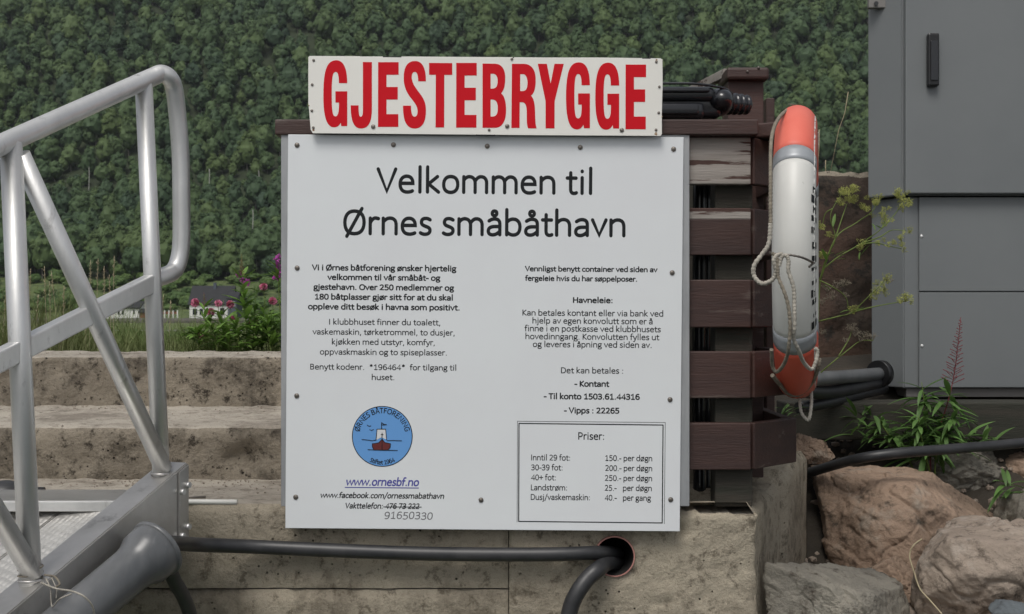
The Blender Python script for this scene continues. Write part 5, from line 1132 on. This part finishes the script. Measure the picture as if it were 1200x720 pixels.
for (x_, y_, D_, lb) in ((228.6, 355, 4.72, 'leftmost pink clover head, beside the rail loop'), (255.8, 356, 4.8, 'pink clover head in front of the white house, left of a pair'), (269.8, 357, 4.76, 'darker pink clover head in front of the blue grey house'),
                         (247, 366, 4.9, 'small pale clover head low in front of the white house'), (274.7, 374, 4.72, 'pink clover head below the blue grey house'), (296.7, 378.6, 4.72, 'lowest pink clover head, right of the fireweed stem'),
                         (308.7, 336.4, 4.8, 'highest clover head, right of the fireweed spike'), (319.6, 353, 4.7, 'largest pink clover head nearest to the sign'), (236, 393, 4.9, 'faded clover head low behind the step')):
    clover(x_, y_, D_, lb)
def fireweed(pts_, flowers, label, leaves=18, D=4.75, lm=LM2, ls=1.7, bud=None, stem=None):
    P = smooth_path([W(a_, b_, D + (c_ if c_ else 0)) for a_, b_, c_ in pts_], 6); base = P[0]
    t = empty('fireweed', base, label, 'wildflower'); n = len(P)
    bm = bmesh.new(); tube_bm(bm, P, [0.0028 * (1 - .7 * i / n) for i in range(n)], 6); bm_obj('stem', bm, stem or M['stem_green'], t)
    for k in range(int(leaves * 1.25)):
        u = rp.uniform(.1, .8); p = P[int(u * (n - 1))]; put(rp.choice(lm), 'leaf', t, p, rp.uniform(0, 6.28), rp.uniform(.1, .9), 0, ls * rp.uniform(.7, 1.1) * (1.1 - .5 * u))
    for (a_, b_, s_) in flowers: put(PET, 'flower', t, W(a_, b_, D - 0.005), rp.uniform(0, 6), rp.uniform(0, 3), 0, s_)
    if bud:
        bm = bmesh.new()
        for k in range(bud[2]):
            u = k / bud[2]; p = W(*bud[0], D).lerp(W(*bud[1], D), u); s_ = (1 - .75 * u) * 0.012; an = k * 2.4
            q = p + Vector((math.cos(an) * s_, math.sin(an) * s_, s_ * .3)); tube_bm(bm, [p, q], [0.0008, 0.0018 * (1 - .5 * u)], 5)
        bm_obj('bud_spike', bm, M['stem_red'], t)
    return t
fireweed([(289, 415, 0), (289, 385, 0), (286, 355, 0), (284, 325, 0), (283, 298, 0)], [(280.7, 324, 1.1), (283, 328, .8), (288.9, 330, 1.1), (278, 321, .6), (291, 333, .7)], 'fireweed with a few magenta flowers and thin red bud spike', 40, 4.70, ls=2.1, bud=((283.5, 322), (283, 297), 26))
fireweed([(330, 415, 0), (329, 380, 0), (327, 345, 0), (326, 315, 0), (325, 298, 0)], [(324.5, 304, 1), (326.5, 310, 1.1), (327, 317, 1.2), (323, 326, 1), (328, 300, .8), (329, 323, 1)], 'fireweed in magenta bloom right against the left edge of sign', 22, 4.72)
fireweed([(243, 415, 0), (241, 390, 0), (240, 368, 0), (239, 345, 0)], [], 'flowerless fireweed with reddish tip among the clovers', 16, 4.85, bud=((240, 360), (239, 342), 16), stem=M['stem_green'])
fireweed([(306, 415, 0), (308, 395, 0), (309, 372, 0), (310, 350, 0)], [], 'bushy green weed stem between clovers near the sign', 26, 4.74)
fireweed([(270, 415, 0), (268, 400, 0), (266, 388, 0), (264, 372, 0)], [], 'short leafy green weed behind the top step', 26, 4.78)
fireweed([(320, 415, 0), (319, 400, 0), (318, 385, 0), (318, 365, 0)], [], 'short leafy weed directly left of the sign backing', 24, 4.68)
fireweed([(255, 415, 0), (252, 398, 0), (248, 384, 0), (240, 372, 0)], [], 'short weed leaning left among the clovers', 20, 4.7)
fireweed([(296, 415, 0), (298, 398, 0), (300, 384, 0), (303, 370, 0)], [], 'short weed leaning right below the highest clover', 24, 4.66)
for (x_, yt_, D_, lb) in ((262, 352, 4.82, 'leafy weed rising in front of the white house wall'), (300, 345, 4.8, 'tall leafy weed between fireweed and highest clover'), (315, 362, 4.66, 'bright green weed beside the largest clover'), (279, 366, 4.66, 'leafy weed at the foot of the fireweed'), (232, 386, 4.7, 'low weed at the left end of the clover patch')):
    fireweed([(x_ + 3, 415, 0), (x_, 395, 0), (x_ - 2, (yt_ + 395) / 2, 0), (x_, yt_, 0)], [], lb, 30, D_)
# the shaded willowherb by the cabinets
t = empty('willowherb', W(1088, 545, 3.95), 'shaded willowherb with drooping long leaves and red seed spike before the cabinets', 'plant')
for j, (pts_) in enumerate(([(1090, 560, 3.95), (1092, 520, 3.93), (1105, 490, 3.92), (1118, 440, 3.92), (1126, 372, 3.92)], [(1085, 560, 4.0), (1086, 520, 3.98), (1084, 480, 3.95), (1080, 448, 3.95)], [(1095, 560, 3.9), (1098, 530, 3.9), (1110, 505, 3.88), (1122, 482, 3.88)], [(1075, 560, 4.0), (1060, 530, 3.98), (1042, 510, 3.95), (1030, 492, 3.95)], [(1090, 555, 3.9), (1084, 530, 3.88), (1078, 505, 3.86), (1076, 488, 3.86)])):
    P = smooth_path([W(*q) for q in pts_], 7); n = len(P); bm = bmesh.new(); tube_bm(bm, P, [0.0035 * (1 - .7 * i / n) for i in range(n)], 6); bm_obj('stem', bm, M['stem_red'] if j == 0 else M['stem_green'], t)
    for k in range(46 if j else 44):
        u = rp.uniform(.25, 1.0) if j else rp.uniform(.2, .68); p = P[int(u * (n - 1))]
        put(rp.choice(LM1), 'leaf', t, p, rp.uniform(0, 6.28), rp.uniform(-.3, .75), 0, rp.uniform(.65, 1.15) * (1.1 - .35 * u))
bm = bmesh.new()
for k in range(60):
    u = k / 60; p = W(1116, 450, 3.92).lerp(W(1126, 375, 3.92), u); an = k * 2.4; L_ = 0.035 * (1 - u) ** 1.2 + 0.006; q = p + Vector((math.cos(an) * L_, math.sin(an) * L_ * .8, L_ * .45)); tube_bm(bm, [p, q], [0.0007, 0.0016], 4)
bm_obj('seed_spike', bm, M['stem_red'], t)
def fern(cx_, cy_, D, n, lab, s=1.0):
    t = empty('leafy_weed', W(cx_, cy_, D), lab, 'plant')
    for k in range(n):
        put(rp.choice(LM1), 'leaf', t, W(cx_ + rp.uniform(-18, 18) * s, cy_ - rp.uniform(0, 25) * s, D + rp.uniform(-.06, .06)), rp.uniform(0, 6.28), rp.uniform(-.2, 1.0), 0, rp.uniform(.5, .9) * s)
fern(1196, 590, 3.75, 24, 'green leaves poking in at the right edge above the buff boulder')
fern(1020, 510, 4.0, 26, 'low dark leaves left of the willowherb over the timber beam', 1.1)
fern(925, 490, 3.9, 14, 'small green leaves showing below the lifebuoy behind the slats', .6)
fern(1150, 535, 3.98, 26, 'low leaves to the right of the willowherb under the cable', 1.1)
# wild umbellifer with thin yellow-green branches
ut = empty('wild_parsley', W(950, 470, 3.9), 'yellow green flowering wild umbellifer leaning out right of the lifebuoy', 'plant')
def Z4(x, y, D=3.85): return W(940 + x / 2.573, 200 + y / 2.573, D)
br = [[(40, 620), (48, 450), (55, 330), (75, 260), (100, 205), (86, 150), (92, 115), (125, 62)], [(100, 205), (118, 150), (135, 100)], [(55, 330), (100, 205), (160, 160), (210, 125), (225, 95)], [(60, 300), (110, 260), (170, 225), (240, 175), (290, 118), (308, 80)], [(170, 225), (220, 218), (260, 228), (300, 236)], [(175, 222), (235, 200), (270, 180), (315, 182)],
      [(50, 455), (110, 440), (150, 428), (190, 390), (232, 350), (250, 330)], [(150, 428), (220, 410), (320, 392)], [(45, 620), (90, 580), (140, 540), (175, 515), (215, 512)], [(110, 560), (140, 510), (150, 480)], [(50, 330), (90, 350), (130, 380), (140, 420)], [(240, 175), (250, 150), (250, 125)], [(92, 115), (70, 130), (60, 170)]]
bm = bmesh.new()
for b_ in br:
    P = smooth_path([Z4(x_, y_, 3.85 + 0.02 * math.sin(x_ * .05)) for x_, y_ in b_], 5); n = len(P); tube_bm(bm, P, [0.0026 * (1 - .6 * i / n) for i in range(n)], 5)
bm_obj('branching_stem', bm, M['stem_green'], ut)
def umbel_mesh(nm, m, seed, r_=0.028):
    rr_ = random.Random(seed); bm = bmesh.new()
    for k in range(14):
        d = Vector((rr_.gauss(0, 1), rr_.gauss(0, 1), abs(rr_.gauss(0, .7)) + .4)).normalized() * r_ * rr_.uniform(.6, 1); tube_bm(bm, [Vector((0, 0, -r_ * .3)), d], 0.0006, 3, False)
        for j in range(5):
            q = d + Vector((rr_.gauss(0, 1), rr_.gauss(0, 1), rr_.gauss(0, .5))) * r_ * .14; bmesh.ops.create_icosphere(bm, subdivisions=0, radius=r_ * .05, matrix=Matrix.Translation(q))
    me = bpy.data.meshes.new(nm); bm.to_mesh(me); bm.free(); me.materials.append(m); return me
UM = [umbel_mesh('umbel', M['umbel'], 1), umbel_mesh('umbel', M['umbel'], 2, .022)]; UD = umbel_mesh('umbel', M['umbel_dry'], 3, .024)
for (x_, y_) in ((125, 62), (150, 70), (118, 95), (140, 95), (165, 85), (210, 95), (225, 95), (190, 120), (205, 130), (230, 105), (308, 80), (300, 95), (318, 95), (312, 115), (290, 75), (250, 125), (245, 148), (262, 160), (300, 236), (270, 225), (290, 205), (315, 182), (240, 215), (180, 235), (250, 330), (235, 350), (225, 375), (245, 370), (150, 425), (320, 392), (305, 398), (62, 170), (85, 205), (60, 265)):
    for k in range(3): put(rp.choice(UM), 'umbel', ut, Z4(x_ + rp.uniform(-11, 11), y_ + rp.uniform(-11, 11), 3.85 + rp.uniform(-.03, .03)), rp.uniform(0, 6), rp.uniform(-.7, .7), rp.uniform(-.5, .5), rp.uniform(.45, .9))
for (x_, y_) in ((75, 360), (105, 350), (125, 345), (60, 400), (90, 385), (130, 515), (150, 480), (175, 512), (190, 500), (210, 510), (160, 495), (60, 490), (265, 335), (130, 380)):
    put(UD, 'umbel', ut, Z4(x_, y_, 3.86), rp.uniform(0, 6), rp.uniform(-.7, .7), 0, rp.uniform(.6, 1.1))
for (x_, y_) in ((65, 265), (75, 275), (60, 285), (95, 260), (105, 270), (150, 420), (158, 425), (146, 432), (175, 245), (178, 255), (55, 330), (62, 345), (210, 160), (220, 165), (100, 130)):
    put(rp.choice(LM2), 'leaf', ut, Z4(x_, y_, 3.84), rp.uniform(0, 6.28), rp.uniform(-1, 1), 0, rp.uniform(.5, 1.1))
# dry stalks by the wall and grass stalks behind the step
for (pts_, lb) in (([(983, 152, 5.2), (990, 133, 5.2), (994, 108, 5.2)], 'pale dry stalk leaning right above the rusty wall near the cabinet'), ([(967.5, 205, 5.1), (967.5, 188, 5.1)], 'short dry stub on the rusty wall just right of lifebuoy'), ([(958, 205, 5.1), (960, 170, 5.1), (960, 152, 5.1)], 'thin green stalk just behind the lifebuoy rope')):
    if pts_[0][1] == 152: pts_ = [(972, 208, 5.2)] + pts_
    r0 = [0.0012] + [0.0018] * (len(pts_) - 1)
    P = [W(*q) for q in pts_]; bm = bmesh.new(); tube_bm(bm, P, r0 if len(pts_) > 3 else 0.0022, 6); tag(top(bm_obj('dry_stalk', bm, M['straw'])), lb, 'stalk')
V = []; Fc = []; rgx = random.Random(77)
def blade(x, y, z, h, wd, lean, yaw):
    b = len(V); n = 4; dx, dy = math.cos(yaw), math.sin(yaw)
    for i in range(n + 1):
        u = i / n; w_ = wd * (1 - u) ** .7; cx_ = x + dx * lean * h * u * u; cy_ = y + dy * lean * h * u * u; zz = z + h * u * (1 - .15 * lean * u)
        V.append((cx_ - dy * w_, cy_ + dx * w_, zz)); V.append((cx_ + dy * w_, cy_ - dx * w_, zz))
    for i in range(n): Fc.append((b + 2 * i, b + 2 * i + 1, b + 2 * i + 3, b + 2 * i + 2))
for i in range(20000):
    y = 4.62 + abs(rgx.gauss(0, 1.1)); x = rgx.uniform(-3.4, -0.25) * (y / 4.6); k = rgx.random()
    left = max(0, min(1, (-0.9 - x) / 1.3)); cl = noise.noise(Vector((x * 3.2, y * 1.5, 2)))
    h = rgx.uniform(.10, .21) + 0.10 * max(0, cl) + (0.12 * rgx.random() * left if k > .5 else 0)
    if left > .7 and k > .3: h += .17 * rgx.random()
    if k > .992: h += rgx.uniform(0.05, .2)
    blade(x, y, gh(x, y) - 0.02, h, rgx.uniform(.0012, .0032), rgx.uniform(.1, .9), rgx.uniform(0, 6.28))
me = bpy.data.meshes.new('rough_grass'); me.from_pydata(V, [], Fc); tag(link('rough_grass', me, M['grass']), 'rough green grass and weeds growing behind the top concrete step', 'grass', kind='stuff')
def stalk(hx, hy, D, label):
    tip = W(hx, hy, D); base = Vector((tip.x + rgx.uniform(-.05, .05), D, H - .4)); t = empty('grass_stalk', base, label, 'grass stalk', 'seeding grass stalks behind the step')
    P = smooth_path([base, base.lerp(tip, .6) + Vector((rgx.uniform(-.01, .01), 0, 0)), tip], 8); tube('stem', P, 0.0010, M['straw'], t, 4, 0); bm = bmesh.new()
    n = len(P)
    for k in range(34):
        p = P[int((.72 + .28 * k / 34) * (n - 1))].lerp(P[-1], rgx.random() * .3); q = p + Vector((rgx.uniform(-.008, .008), rgx.uniform(-.008, .008), rgx.uniform(.004, .014))); tube_bm(bm, [p, q], [0.0012, 0.0004], 3)
    bm_obj('seed_head', bm, M['straw'], t)
for i, (x_, y_, lb) in enumerate(((36, 315, 'grass stalk hugging the right side of the first gangway post'), (52, 312, 'grass stalk a hand right of the first gangway post'), (58, 330, 'shorter grass stalk between first post and diagonal brace'),
  (106, 305, 'grass stalk above the mid rail, left of the tallest stalk'), (115, 303, 'second grass stalk above the mid rail, near the tallest'), (122, 312, 'lower grass stalk right beside the tallest one'), (134, 300, 'tallest grass stalk between the brace and second post'), (128, 322, 'short grass stalk just above the mid rail'),
  (98, 340, 'grass stalk tip showing right of the diagonal brace'), (60, 318, 'grass stalk leaning before the brace, left of it'), (75, 335, 'grass stalk directly beneath the diagonal brace'), (8, 330, 'grass stalk at left edge, left of the first post'), (45, 345, 'lowest grass stalk right of the first post'),
  (192, 345, 'grass stalk directly right of second gangway post'), (200, 352, 'low grass stalk under the end loop of handrail'))):
    stalk(x_, y_, 4.7 + .05 * (i % 5), lb)

# thin air between here and the far hillside
hz = box('haze', (-1200, -80, H - 4.5), (1200, 1300, H + 560), None); hz['kind'] = 'stuff'
hmt = bpy.data.materials.new('haze'); hmt.use_nodes = True; n = hmt.node_tree; n.nodes.clear(); pv = n.nodes.new('ShaderNodeVolumePrincipled'); pv.inputs['Color'].default_value = (0.86, 0.92, 1, 1); pv.inputs['Density'].default_value = 0.00008; pv.inputs['Anisotropy'].default_value = 0.2
mo = n.nodes.new('ShaderNodeOutputMaterial'); n.links.new(pv.outputs[0], mo.inputs['Volume']); hz.data.materials.append(hmt)
